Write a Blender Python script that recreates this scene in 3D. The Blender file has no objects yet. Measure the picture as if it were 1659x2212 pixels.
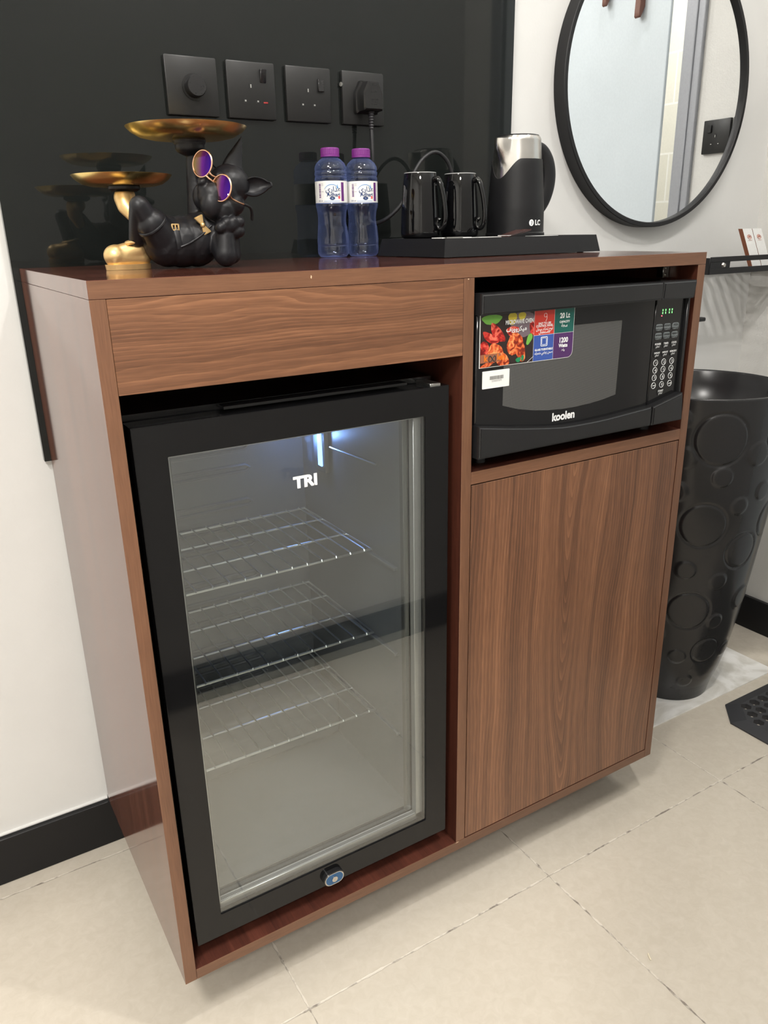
import bpy, bmesh, math, random
from mathutils import Vector, Matrix, noise
from mathutils.bvhtree import BVHTree
random.seed(4)
PI = math.pi
scene = bpy.context.scene
COL = scene.collection

# ------------------------------------------------------------------ camera
cam_data = bpy.data.cameras.new('camera')
cam_data.sensor_fit = 'HORIZONTAL'
cam_data.sensor_width = 36.0
cam_data.lens = 1692.76 / 1659 * 36
cam_data.clip_start = 0.02
cam = bpy.data.objects.new('camera', cam_data)
COL.objects.link(cam)
cam.location = (-0.17886, -0.8929, 1.04261)
cam.rotation_euler = (1.22708, 0.01958, -0.549)
scene.camera = cam
cam_data.sensor_height = 48

# ------------------------------------------------------------------ view and world
scene.view_settings.view_transform = 'Standard'
scene.view_settings.look = 'None'
scene.view_settings.exposure = 0.66
scene.view_settings.gamma = 1.0
scene.view_settings.use_curve_mapping = False
world = bpy.data.worlds.new('world')
scene.world = world
world.use_nodes = True
world.node_tree.nodes['Background'].inputs[0].default_value = (0.9, 0.95, 1.0, 1)
world.node_tree.nodes['Background'].inputs[1].default_value = 0.05
scene.cycles.max_bounces = 12
scene.cycles.transparent_max_bounces = 24
scene.cycles.transmission_bounces = 10
scene.cycles.glossy_bounces = 6
scene.cycles.sample_clamp_indirect = 6

# ------------------------------------------------------------------ ceiling lights of the room, with added fill lamps
FLOOR = -0.105
CEIL = 2.50
LAMPS = [  # x, y, power, radius
    (0.12, 0.02, 3.2, 0.05),
    (1.40, -0.55, 3.6, 0.05),
    (0.62, -0.66, 10.0, 0.032),
    (-0.85, -0.95, 23.0, 0.22),  # added wide fill, brightens the left wall and floor
    (-0.90, -2.10, 30.0, 0.22),  # second added fill lamp, out of view behind the camera
    (1.62, 0.16, 1.6, 0.018),
]
LAMP_K = 1.0
def area_lamp(x, y, power, r):
    d = bpy.data.lights.new('downlight_or_fill_glow', 'AREA')
    d.shape = 'DISK'
    d.size = r * 2
    d.energy = power * LAMP_K
    d.color = (1.0, 0.968, 0.925)
    o = bpy.data.objects.new('downlight_or_fill_glow', d)
    o.location = (x, y, CEIL - 0.012)
    COL.objects.link(o)
    return o
for L in LAMPS:
    area_lamp(*L)

# ------------------------------------------------------------------ materials
def newmat(name):
    m = bpy.data.materials.new(name)
    m.use_nodes = True
    return m, m.node_tree.nodes, m.node_tree.links, m.node_tree.nodes['Principled BSDF']

def setin(b, **kw):
    names = {'color': 'Base Color', 'rough': 'Roughness', 'metal': 'Metallic', 'ior': 'IOR', 'spec': 'Specular IOR Level',
             'trans': 'Transmission Weight', 'coat': 'Coat Weight', 'coatr': 'Coat Roughness', 'emis': 'Emission Color', 'emit': 'Emission Strength',
             'sheen': 'Sheen Weight', 'alpha': 'Alpha'}
    for k, v in kw.items():
        if k in ('color', 'emis'):
            v = (*v, 1)
        b.inputs[names[k]].default_value = v

def plain(name, color, rough=0.5, bump=0, bscale=200, **kw):
    """solid material; colour varies very slightly, optional fine bump"""
    m, N, L, b = newmat(name)
    setin(b, color=color, rough=rough, **kw)
    if 'emit' not in kw:
        tc = N.new('ShaderNodeTexCoord')
        nz = N.new('ShaderNodeTexNoise')
        nz.inputs['Scale'].default_value = bscale
        nz.inputs['Detail'].default_value = 3
        L.new(tc.outputs['Object'], nz.inputs['Vector'])
        mx = N.new('ShaderNodeMix'); mx.data_type = 'RGBA'
        mx.inputs['A'].default_value = (*[c * .94 for c in color], 1)
        mx.inputs['B'].default_value = (*[min(1, c * 1.06) for c in color], 1)
        L.new(nz.outputs['Fac'], mx.inputs['Factor'])
        L.new(mx.outputs['Result'], b.inputs['Base Color'])
        if bump:
            bp = N.new('ShaderNodeBump')
            bp.inputs['Strength'].default_value = bump
            bp.inputs['Distance'].default_value = 0.001
            L.new(nz.outputs['Fac'], bp.inputs['Height'])
            L.new(bp.outputs['Normal'], b.inputs['Normal'])
    return m

def srgb(r, g, b):
    f = lambda c: (c / 255 / 12.92) if c / 255 <= 0.04045 else ((c / 255 + 0.055) / 1.055) ** 2.4
    return (f(r), f(g), f(b))

def wood(name, grain, across, cols, warp=1.0, rough=0.3, spec=0.5, fine=1.0, seed=0.0, low=(2.2, 0.5), center=0.0, figure='', lines=.06):
    """laminate with a printed grain. grain/across: axis indices of the face"""
    m, N, L, b = newmat(name)
    tc = N.new('ShaderNodeTexCoord')
    sp = N.new('ShaderNodeSeparateXYZ')
    L.new(tc.outputs['Object'], sp.inputs[0])
    def math_(op, a, c=None, k=None):
        n = N.new('ShaderNodeMath'); n.operation = op
        for i, v in enumerate((a, c, k)):
            if v is None: continue
            if isinstance(v, (int, float)): n.inputs[i].default_value = v
            else: L.new(v, n.inputs[i])
        return n.outputs[0]
    g = sp.outputs[grain]; a = sp.outputs[across]
    third = sp.outputs[3 - grain - across]
    def comb(x, y, z):
        c = N.new('ShaderNodeCombineXYZ')
        for i, v in enumerate((x, y, z)):
            if isinstance(v, (int, float)): c.inputs[i].default_value = v
            else: L.new(v, c.inputs[i])
        return c.outputs[0]
    # slow field whose level lines make the cathedral figure
    n1 = N.new('ShaderNodeTexNoise'); n1.inputs['Scale'].default_value = 1; n1.inputs['Detail'].default_value = 2
    n1.inputs['Roughness'].default_value = .45
    L.new(comb(math_('MULTIPLY', a, low[0] * 3), math_('MULTIPLY', g, low[1] * 3), math_('ADD', third, seed)), n1.inputs['Vector'])
    fld = math_('ADD', math_('MULTIPLY', a, 90.0), math_('MULTIPLY', n1.outputs['Fac'], 9.0 * warp))
    if figure == 'cathedral':      # nested arches along the middle, straight lines either side
        ac = math_('SUBTRACT', math_('ADD', a, math_('MULTIPLY', math_('SUBTRACT', n1.outputs['Fac'], .5), .10)), center)
        u2 = math_('MULTIPLY', ac, ac)
        wide = math_('MULTIPLY', math_('SQRT', math_('ADD', u2, .00012)), 150.0)
        arch = math_('MULTIPLY', math_('POWER', 2.718, math_('MULTIPLY', u2, -900.0)), math_('MULTIPLY', g, 26.0))
        fld = math_('ADD', math_('SUBTRACT', wide, arch), math_('MULTIPLY', n1.outputs['Fac'], 5.0))
    if figure == 'flame':          # wandering contours near the top of the board, straight lines below
        up = N.new('ShaderNodeMapRange'); up.inputs['From Min'].default_value = .905; up.inputs['From Max'].default_value = .955
        up.interpolation_type = 'SMOOTHSTEP'
        up.inputs['To Min'].default_value = .12
        L.new(a, up.inputs['Value'])
        fld = math_('ADD', math_('SUBTRACT', math_('MULTIPLY', a, 85.0), math_('MULTIPLY', g, 2.0)), math_('MULTIPLY', math_('MULTIPLY', n1.outputs['Fac'], up.outputs[0]), 15.0))
    n2 = N.new('ShaderNodeTexNoise'); n2.inputs['Scale'].default_value = 1; n2.inputs['Detail'].default_value = 3
    n2.inputs['Roughness'].default_value = .6
    L.new(comb(math_('MULTIPLY', fld, .22), math_('MULTIPLY', g, .6), seed + 3), n2.inputs['Vector'])
    n3 = N.new('ShaderNodeTexNoise'); n3.inputs['Scale'].default_value = 1; n3.inputs['Detail'].default_value = 4
    L.new(comb(math_('MULTIPLY', a, 600.0), math_('MULTIPLY', g, 26.0), seed + 7), n3.inputs['Vector'])
    n4 = N.new('ShaderNodeTexNoise'); n4.inputs['Scale'].default_value = 1; n4.inputs['Detail'].default_value = 3
    L.new(comb(math_('MULTIPLY', a, 60.0), math_('MULTIPLY', g, 12.0), seed + 17), n4.inputs['Vector'])
    jag = math_('ADD', fld, math_('MULTIPLY', n4.outputs['Fac'], .9))
    saw = math_('POWER', math_('FRACT', jag), 2.2)
    tot = math_('ADD', math_('ADD', math_('MULTIPLY', math_('SUBTRACT', n2.outputs['Fac'], .5), .75), .44), math_('MULTIPLY', math_('SUBTRACT', n3.outputs['Fac'], .5), .30 * fine))
    tot = math_('ADD', tot, math_('MULTIPLY', math_('SUBTRACT', saw, .3), lines))
    rp = N.new('ShaderNodeValToRGB')
    el = rp.color_ramp.elements
    el[0].position = .30; el[0].color = (*cols[0], 1)
    el[1].position = .72; el[1].color = (*cols[2], 1)
    e = el.new(.5); e.color = (*cols[1], 1)
    L.new(tot, rp.inputs[0])
    L.new(rp.outputs[0], b.inputs['Base Color'])
    setin(b, rough=rough, spec=spec)
    return m

W_D, W_M, W_L = srgb(92, 56, 40), srgb(126, 82, 58), srgb(158, 110, 80)
M = {}
M['drawer_wood'] = wood('walnut_laminate_horizontal', 0, 2, (srgb(90, 60, 43), srgb(118, 81, 58), srgb(150, 105, 76)), rough=.32, seed=1.3, low=(3.4, .9), figure='flame', lines=.15)
M['door_wood'] = wood('walnut_laminate_vertical', 2, 0, (srgb(92, 63, 47), srgb(126, 87, 63), srgb(164, 117, 87)), rough=.32, seed=5.1, low=(1.6, .5), center=.735, figure='cathedral', lines=.15)
EDGE = (srgb(98, 67, 49), srgb(119, 83, 61), srgb(136, 96, 71))
M['edge_h'] = wood('walnut_edge_horizontal', 0, 2, EDGE, warp=.3, rough=.35, seed=2, fine=1.2, lines=0)
M['edge_v'] = wood('walnut_edge_vertical', 2, 0, EDGE, warp=.3, rough=.35, seed=9, fine=1.2, lines=0)
M['side_wood'] = wood('walnut_gloss_side', 2, 1, (srgb(78, 46, 36), srgb(104, 64, 50), srgb(124, 82, 64)), warp=.3, rough=.10, seed=4)
M['top_wood'] = wood('walnut_gloss_top', 0, 1, (srgb(62, 36, 30), srgb(92, 54, 44), srgb(112, 70, 56)), warp=.5, rough=.09, seed=6)
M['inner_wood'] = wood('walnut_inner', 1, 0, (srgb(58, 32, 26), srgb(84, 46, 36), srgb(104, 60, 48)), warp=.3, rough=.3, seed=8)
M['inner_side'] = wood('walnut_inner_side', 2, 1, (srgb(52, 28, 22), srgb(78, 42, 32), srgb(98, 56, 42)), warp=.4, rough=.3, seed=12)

def wall_paint(name, color, rough=.6, b1=.25):
    m, N, L, b = newmat(name)
    setin(b, color=color, rough=rough)
    tc = N.new('ShaderNodeTexCoord')
    n = N.new('ShaderNodeTexNoise'); n.inputs['Scale'].default_value = 9; n.inputs['Detail'].default_value = 6
    L.new(tc.outputs['Object'], n.inputs['Vector'])
    n2 = N.new('ShaderNodeTexNoise'); n2.inputs['Scale'].default_value = 260
    L.new(tc.outputs['Object'], n2.inputs['Vector'])
    ad = N.new('ShaderNodeMath'); ad.operation = 'MULTIPLY_ADD'; ad.inputs[1].default_value = .12
    L.new(n2.outputs['Fac'], ad.inputs[0]); L.new(n.outputs['Fac'], ad.inputs[2])
    bp = N.new('ShaderNodeBump'); bp.inputs['Strength'].default_value = b1; bp.inputs['Distance'].default_value = .004
    L.new(ad.outputs[0], bp.inputs['Height']); L.new(bp.outputs['Normal'], b.inputs['Normal'])
    mx = N.new('ShaderNodeMix'); mx.data_type = 'RGBA'
    mx.inputs['A'].default_value = (*[c * .95 for c in color], 1); mx.inputs['B'].default_value = (*[min(1, c * 1.03) for c in color], 1)
    L.new(n.outputs['Fac'], mx.inputs['Factor']); L.new(mx.outputs['Result'], b.inputs['Base Color'])
    return m
M['wall'] = wall_paint('painted_plaster', (.69, .688, .672))
M['wall_side'] = wall_paint('rough_side_plaster', (.70, .69, .66), b1=.7)
M['ceiling'] = wall_paint('ceiling_paint', (.85, .84, .82))

def floor_mat():
    m, N, L, b = newmat('beige_floor_tiles')
    tc = N.new('ShaderNodeTexCoord'); sp = N.new('ShaderNodeSeparateXYZ')
    L.new(tc.outputs['Object'], sp.inputs[0])
    def mt(op, a, c=None, k=None):
        n = N.new('ShaderNodeMath'); n.operation = op
        for i, v in enumerate((a, c, k)):
            if v is None: continue
            if isinstance(v, (int, float)): n.inputs[i].default_value = v
            else: L.new(v, n.inputs[i])
        return n.outputs[0]
    wob = N.new('ShaderNodeTexNoise'); wob.inputs['Scale'].default_value = 60; wob.inputs['Detail'].default_value = 4
    L.new(tc.outputs['Object'], wob.inputs['Vector'])
    wv = mt('MULTIPLY', mt('SUBTRACT', wob.outputs['Fac'], .5), .006)
    def line(coord, off):
        f = mt('FRACT', mt('ADD', mt('DIVIDE', mt('SUBTRACT', coord, off), .501), 10.5))
        d = mt('MULTIPLY', mt('ABSOLUTE', mt('SUBTRACT', f, .5)), .501)
        return mt('ADD', d, wv)
    d = mt('MINIMUM', line(sp.outputs[0], .1700), line(sp.outputs[1], -.0555))
    g = N.new('ShaderNodeMapRange'); g.inputs['From Min'].default_value = .0007; g.inputs['From Max'].default_value = .0018
    g.inputs['To Min'].default_value = 1; g.inputs['To Max'].default_value = 0
    L.new(d, g.inputs['Value'])
    n = N.new('ShaderNodeTexNoise'); n.inputs['Scale'].default_value = 60; n.inputs['Detail'].default_value = 8; n.inputs['Roughness'].default_value = .6; n.inputs['Distortion'].default_value = .7
    L.new(tc.outputs['Object'], n.inputs['Vector'])
    rp = N.new('ShaderNodeValToRGB'); el = rp.color_ramp.elements
    el[0].position = .36; el[0].color = (.53, .48, .40, 1)
    el[1].position = .72; el[1].color = (.58, .53, .45, 1)
    e = el.new(.5); e.color = (.55, .50, .42, 1)
    L.new(n.outputs['Fac'], rp.inputs[0])
    gn = N.new('ShaderNodeTexNoise'); gn.inputs['Scale'].default_value = 45; gn.inputs['Detail'].default_value = 3
    L.new(tc.outputs['Object'], gn.inputs['Vector'])
    gr = N.new('ShaderNodeValToRGB'); ge = gr.color_ramp.elements
    ge[0].position = .40; ge[0].color = (.22, .19, .16, 1); ge[1].position = .56; ge[1].color = (.62, .57, .49, 1)
    L.new(gn.outputs['Fac'], gr.inputs[0])
    mx = N.new('ShaderNodeMix'); mx.data_type = 'RGBA'
    L.new(g.outputs[0], mx.inputs['Factor']); L.new(rp.outputs[0], mx.inputs['A']); L.new(gr.outputs[0], mx.inputs['B'])
    L.new(mx.outputs['Result'], b.inputs['Base Color'])
    rr = mt('ADD', mt('MULTIPLY', g.outputs[0], .5), .17)
    L.new(rr, b.inputs['Roughness'])
    bp = N.new('ShaderNodeBump'); bp.inputs['Strength'].default_value = .5; bp.inputs['Distance'].default_value = .001; bp.invert = True
    L.new(g.outputs[0], bp.inputs['Height']); L.new(bp.outputs['Normal'], b.inputs['Normal'])
    return m
M['floor'] = floor_mat()

def marble():
    m, N, L, b = newmat('white_marble')
    tc = N.new('ShaderNodeTexCoord')
    n = N.new('ShaderNodeTexNoise'); n.inputs['Scale'].default_value = 7; n.inputs['Detail'].default_value = 9; n.inputs['Distortion'].default_value = 1.6
    L.new(tc.outputs['Object'], n.inputs['Vector'])
    rp = N.new('ShaderNodeValToRGB'); el = rp.color_ramp.elements
    el[0].position = .38; el[0].color = (.60, .58, .53, 1); el[1].position = .58; el[1].color = (.82, .81, .78, 1)
    L.new(n.outputs['Fac'], rp.inputs[0]); L.new(rp.outputs[0], b.inputs['Base Color'])
    setin(b, rough=.3)
    return m
M['marble'] = marble()

def white_tiles():
    m, N, L, b = newmat('cream_bathroom_tiles')
    tc = N.new('ShaderNodeTexCoord')
    mp = N.new('ShaderNodeMapping'); mp.inputs['Rotation'].default_value = (PI / 2, 0, PI / 2)
    br = N.new('ShaderNodeTexBrick'); br.offset = .5
    br.inputs['Color1'].default_value = (.80, .78, .70, 1); br.inputs['Color2'].default_value = (.83, .81, .74, 1); br.inputs['Mortar'].default_value = (.95, .94, .9, 1)
    br.inputs['Scale'].default_value = 1; br.inputs['Brick Width'].default_value = .42; br.inputs['Row Height'].default_value = .19; br.inputs['Mortar Size'].default_value = .004
    sp = N.new('ShaderNodeSeparateXYZ'); cb = N.new('ShaderNodeCombineXYZ')
    L.new(tc.outputs['Object'], sp.inputs[0]); L.new(sp.outputs[1], cb.inputs[0]); L.new(sp.outputs[2], cb.inputs[1])
    L.new(cb.outputs[0], br.inputs['Vector']); L.new(br.outputs['Color'], b.inputs['Base Color'])
    setin(b, rough=.2)
    return m
M['tiles'] = white_tiles()

M['black_gloss'] = plain('black_gloss_paint', (.012, .012, .013), .12)
M['baseboard'] = plain('black_baseboard', (.008, .008, .009), .30, spec=.3)
M['panel'] = plain('black_glass_panel', (.009, .0105, .010), .035, ior=1.42)
M['panel_edge'] = plain('matt_black_edge', (.012, .012, .014), .45)
M['socket'] = plain('matt_black_plastic', (.012, .012, .012), .36, spec=.4)
M['socket_dark'] = plain('dark_slot', (.003, .003, .003), .6)
M['steel_pin'] = plain('bright_contact', (.6, .6, .58), .3, metal=1.0)
M['black_plastic'] = plain('black_plastic', (.014, .014, .015), .24)
M['matt_black'] = plain('matt_black', (.009, .009, .010), .45, spec=.32)
M['rubber'] = plain('black_rubber', (.016, .016, .018), .5)
M['steel'] = plain('brushed_steel', (.62, .60, .57), .22, metal=1.0, bscale=60)
M['chrome'] = plain('chrome_wire', (.85, .86, .88), .28, metal=1.0)
M['gold'] = plain('gold_plate', (.92, .70, .28), .26, metal=1.0)
M['gold_paint'] = plain('gold_paint', (.80, .56, .26), .40, metal=.8)
M['rose_gold'] = plain('rose_gold_wire', (.9, .55, .36), .2, metal=1.0)
M['resin'] = plain('matt_black_resin', (.009, .009, .011), .42, spec=.35)
M['ceramic'] = plain('black_glazed_ceramic', (.003, .003, .0035), .04, ior=1.5)
M['white_rim'] = plain('unglazed_rim', (.45, .45, .45), .3)
M['paper'] = plain('white_paper', (.82, .82, .80), .6)
M['print_white'] = plain('white_print', (.85, .86, .86), .5)
M['print_grey'] = plain('grey_print', (.25, .25, .24), .5)
M['print_black'] = plain('black_print', (.02, .02, .02), .5)
M['key_grey'] = plain('grey_key', (.16, .18, .185), .5)
M['print_red'] = plain('red_print', srgb(196, 56, 44), .35)
M['print_teal'] = plain('teal_print', srgb(22, 92, 84), .35)
M['print_blue'] = plain('blue_print', srgb(56, 84, 160), .35)
M['print_purple'] = plain('purple_print', srgb(78, 44, 96), .35)
M['print_orange'] = plain('orange_print', srgb(240, 120, 20), .4)
M['print_green'] = plain('green_print', srgb(110, 170, 70), .4)
M['print_dgreen'] = plain('deep_green_print', srgb(30, 130, 84), .4)
M['print_yellow'] = plain('yellow_print', srgb(196, 180, 60), .4)
M['print_photo'] = plain('dark_photo_print', srgb(44, 34, 32), .35, bscale=60)
M['print_mauve'] = plain('mauve_print', srgb(112, 98, 106), .35)
M['print_sky'] = plain('sky_blue_print', srgb(90, 150, 210), .4)
M['print_navy'] = plain('navy_print', srgb(30, 60, 110), .4)
M['print_violet'] = plain('violet_print', srgb(104, 50, 120), .4)
M['print_pink'] = plain('coral_print', srgb(232, 96, 96), .4)
M['print_copper'] = plain('copper_print', srgb(190, 110, 80), .4)
M['box_side'] = plain('brown_card', srgb(150, 92, 66), .6)
M['cap'] = plain('purple_cap', srgb(118, 44, 124), .35)
M['door_white'] = plain('pale_blue_door', (.62, .68, .72), .45, bscale=6)
M['grey_frame'] = plain('grey_aluminium', (.36, .37, .40), .35, metal=.3)
M['peg'] = plain('brown_wooden_peg', srgb(112, 74, 62), .5)
M['green_led'] = plain('green_led', (.0, .02, .0), .5, emis=(.25, 1.0, .25), emit=1.6)
M['red_led'] = plain('red_led', (.02, .0, .0), .5, emis=(1.0, .12, .16), emit=2.0)
M['blue_led'] = plain('blue_led', (.0, .0, .02), .5, emis=(.16, .38, 1.0), emit=4)
M['lamp_face'] = plain('lamp_face', (1, 1, 1), .5, emis=(1.0, .95, .88), emit=8)
M['sachet'] = plain('brown_sachet', srgb(62, 36, 32), .3)
M['lock_blue'] = plain('blue_lock', srgb(38, 84, 126), .3)
M['fridge_inner'] = plain('grey_fridge_liner', (.13, .135, .15), .38)
M['fridge_body'] = plain('black_fridge_body', (.008, .008, .009), .2)
M['fridge_frame'] = plain('black_fridge_frame', (.007, .007, .0075), .06, ior=1.40)
M['spacer'] = plain('dull_aluminium', (.42, .43, .43), .3, metal=.8)
M['gasket'] = plain('dark_gasket', (.06, .06, .06), .5)
M['mw_front'] = plain('black_oven_glass', (.009, .009, .010), .08, ior=1.45)
M['mirror'] = plain('mirror_silver', (.93, .95, .96), .004, metal=1.0)
M['barcode'] = M['print_grey']

def meat(name, c1, c2, c3):
    m, N, L, b = newmat(name)
    tc = N.new('ShaderNodeTexCoord')
    n = N.new('ShaderNodeTexNoise'); n.inputs['Scale'].default_value = 110; n.inputs['Detail'].default_value = 5; n.inputs['Distortion'].default_value = 1.2
    L.new(tc.outputs['Object'], n.inputs['Vector'])
    rp = N.new('ShaderNodeValToRGB'); el = rp.color_ramp.elements
    el[0].position = .38; el[0].color = (*c1, 1); el[1].position = .68; el[1].color = (*c3, 1); e = el.new(.5); e.color = (*c2, 1)
    L.new(n.outputs['Fac'], rp.inputs[0]); L.new(rp.outputs[0], b.inputs['Base Color'])
    setin(b, rough=.35)
    return m
M['roast'] = meat('roast_print', srgb(120, 34, 20), srgb(206, 84, 40), srgb(248, 168, 104))
M['tomato'] = meat('tomato_print', srgb(110, 18, 16), srgb(190, 40, 34), srgb(236, 120, 96))

def mesh_window():
    m, N, L, b = newmat('perforated_window')
    tc = N.new('ShaderNodeTexCoord'); sp = N.new('ShaderNodeSeparateXYZ'); cb = N.new('ShaderNodeCombineXYZ')
    L.new(tc.outputs['Object'], sp.inputs[0]); L.new(sp.outputs[0], cb.inputs[0]); L.new(sp.outputs[2], cb.inputs[1])
    v = N.new('ShaderNodeTexVoronoi'); v.inputs['Scale'].default_value = 620; v.inputs['Randomness'].default_value = 0
    L.new(cb.outputs[0], v.inputs['Vector'])
    rp = N.new('ShaderNodeValToRGB'); el = rp.color_ramp.elements
    el[0].position = .35; el[0].color = (.045, .045, .045, 1); el[1].position = .5; el[1].color = (.125, .125, .12, 1)
    L.new(v.outputs['Distance'], rp.inputs[0]); L.new(rp.outputs[0], b.inputs['Base Color'])
    setin(b, rough=.12)
    return m
M['mw_window'] = mesh_window()

def pane_mat(name, f0, tint=(.97, .985, .98), rough=0.0, scratch=False):
    """clear sheet: reflects by angle (same from both sides), otherwise lets light straight through"""
    m = bpy.data.materials.new(name); m.use_nodes = True
    N = m.node_tree.nodes; L = m.node_tree.links
    N.remove(N['Principled BSDF'])
    out = N['Material Output']
    ge = N.new('ShaderNodeNewGeometry'); dp = N.new('ShaderNodeVectorMath'); dp.operation = 'DOT_PRODUCT'
    L.new(ge.outputs['Incoming'], dp.inputs[0]); L.new(ge.outputs['Normal'], dp.inputs[1])
    def mt(op, a, c=None):
        n = N.new('ShaderNodeMath'); n.operation = op
        for i, v in enumerate((a, c)):
            if v is None: continue
            if isinstance(v, (int, float)): n.inputs[i].default_value = v
            else: L.new(v, n.inputs[i])
        return n.outputs[0]
    s = mt('POWER', mt('SUBTRACT', 1.0, mt('ABSOLUTE', dp.outputs['Value'])), 5.0)
    fac = mt('ADD', mt('MULTIPLY', s, 1 - f0), f0)
    tr = N.new('ShaderNodeBsdfTransparent'); tr.inputs[0].default_value = (*tint, 1)
    gl = N.new('ShaderNodeBsdfGlossy'); gl.inputs['Roughness'].default_value = rough; gl.inputs['Color'].default_value = (1, 1, 1, 1)
    mx = N.new('ShaderNodeMixShader')
    L.new(fac, mx.inputs[0]); L.new(tr.outputs[0], mx.inputs[1]); L.new(gl.outputs[0], mx.inputs[2])
    L.new(mx.outputs[0], out.inputs['Surface'])
    return m
M['glass'] = pane_mat('clear_door_glass', .085)
M['glass_inner'] = pane_mat('inner_door_glass', .085, rough=.02)

def bottle_mat():
    m = pane_mat('blue_water_bottle', .05, tint=(.80, .85, .97), rough=.03)
    N = m.node_tree.nodes; L = m.node_tree.links
    out = N['Material Output']; top = out.inputs['Surface'].links[0].from_node
    df = N.new('ShaderNodeBsdfTranslucent'); df.inputs[0].default_value = (.40, .50, .90, 1)
    d2 = N.new('ShaderNodeBsdfDiffuse'); d2.inputs[0].default_value = (.26, .36, .80, 1)
    ad = N.new('ShaderNodeMixShader'); ad.inputs[0].default_value = .5
    L.new(df.outputs[0], ad.inputs[1]); L.new(d2.outputs[0], ad.inputs[2])
    lw = N.new('ShaderNodeLayerWeight'); lw.inputs[0].default_value = .35
    mp = N.new('ShaderNodeMapRange'); mp.inputs['To Min'].default_value = .015; mp.inputs['To Max'].default_value = .34
    L.new(lw.outputs['Facing'], mp.inputs['Value'])
    mx = N.new('ShaderNodeMixShader')
    L.new(mp.outputs[0], mx.inputs[0]); L.new(top.outputs[0], mx.inputs[1]); L.new(ad.outputs[0], mx.inputs[2])
    L.new(mx.outputs[0], out.inputs['Surface'])
    return m
M['bottle'] = bottle_mat()

def lens_mat():
    m, N, L, b = newmat('iridescent_lens')
    tc = N.new('ShaderNodeTexCoord'); sp = N.new('ShaderNodeSeparateXYZ')
    L.new(tc.outputs['Generated'], sp.inputs[0])
    rp = N.new('ShaderNodeValToRGB'); el = rp.color_ramp.elements
    el[0].position = .0; el[0].color = (*srgb(120, 106, 40), 1); el[1].position = 1.0; el[1].color = (*srgb(48, 18, 140), 1)
    for p, c in ((.4, srgb(108, 74, 84)), (.55, srgb(92, 30, 118))):
        e = el.new(p); e.color = (*c, 1)
    inv = N.new('ShaderNodeMath'); inv.operation = 'SUBTRACT'; inv.inputs[0].default_value = 1
    L.new(inv.outputs[0], rp.inputs[0]); L.new(sp.outputs[1], inv.inputs[1])
    L.new(rp.outputs[0], b.inputs['Base Color'])
    setin(b, rough=.12, metal=.85)
    return m
M['lens'] = lens_mat()

# ------------------------------------------------------------------ helpers
def tag(o, label=None, cat=None, group=None, kind=None):
    if label: o['label'] = label
    if cat: o['category'] = cat
    if group: o['group'] = group
    if kind: o['kind'] = kind
    return o

def empty(name, loc, label, cat, group=None):
    o = bpy.data.objects.new(name, None)
    COL.objects.link(o); o.location = loc; o.empty_display_size = .02
    return tag(o, label, cat, group)

def origin(o):
    v = Vector(o.location)
    while o.parent:
        o = o.parent; v = v + Vector(o.location)
    return v

def obj(name, bm, mat, parent=None, smooth=40, loc=None):
    """link a bmesh given in world coordinates as one mesh object; loc = its own origin when top-level"""
    off = origin(parent) if parent else Vector(loc if loc else (0, 0, 0))
    bmesh.ops.translate(bm, verts=bm.verts, vec=-off)
    me = bpy.data.meshes.new(name)
    if smooth:
        for f in bm.faces: f.smooth = True
    bm.to_mesh(me); bm.free()
    if smooth:
        me.set_sharp_from_angle(angle=math.radians(smooth))
    for mm in (mat if isinstance(mat, (list, tuple)) else [mat]):
        me.materials.append(mm)
    o = bpy.data.objects.new(name, me)
    COL.objects.link(o)
    if parent: o.parent = parent
    else: o.location = off
    return o

def box(bm, x0, x1, y0, y1, z0, z1, bev=0, seg=1, mi=0):
    r = bmesh.ops.create_cube(bm, size=1)
    vs = r['verts']
    for v in vs:
        v.co = Vector(((x0 + x1) / 2 + v.co.x * (x1 - x0), (y0 + y1) / 2 + v.co.y * (y1 - y0), (z0 + z1) / 2 + v.co.z * (z1 - z0)))
    fs = list({f for v in vs for f in v.link_faces})
    for f in fs: f.material_index = mi
    if bev:
        es = list({e for v in vs for e in v.link_edges})
        bmesh.ops.bevel(bm, geom=es, offset=bev, segments=seg, profile=.5, affect='EDGES')
    return bm

def bx(*a, bev=0, seg=1):
    bm = bmesh.new(); box(bm, *a, bev=bev, seg=seg); return bm

def lathe(bm, prof, cx=0, cy=0, seg=64, mi=0, cap0=True, cap1=True):
    """prof: list of (r, z) turned about a vertical axis"""
    rings = []
    for r, z in prof:
        if r < 1e-6: rings.append([bm.verts.new((cx, cy, z))])
        else: rings.append([bm.verts.new((cx + r * math.cos(2 * PI * i / seg), cy + r * math.sin(2 * PI * i / seg), z)) for i in range(seg)])
    for a, b in zip(rings, rings[1:]):
        for i in range(seg):
            j = (i + 1) % seg
            try:
                if len(a) == 1 and len(b) == 1: continue
                if len(a) == 1: f = bm.faces.new((a[0], b[j], b[i]))
                elif len(b) == 1: f = bm.faces.new((a[i], a[j], b[0]))
                else: f = bm.faces.new((a[i], a[j], b[j], b[i]))
                f.material_index = mi
            except ValueError: pass
    if cap0 and len(rings[0]) > 1: bm.faces.new(list(reversed(rings[0]))).material_index = mi
    if cap1 and len(rings[-1]) > 1: bm.faces.new(rings[-1]).material_index = mi
    return bm

def lat(prof, cx=0, cy=0, **k):
    bm = bmesh.new(); lathe(bm, prof, cx, cy, **k); bmesh.ops.recalc_face_normals(bm, faces=bm.faces); return bm

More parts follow.
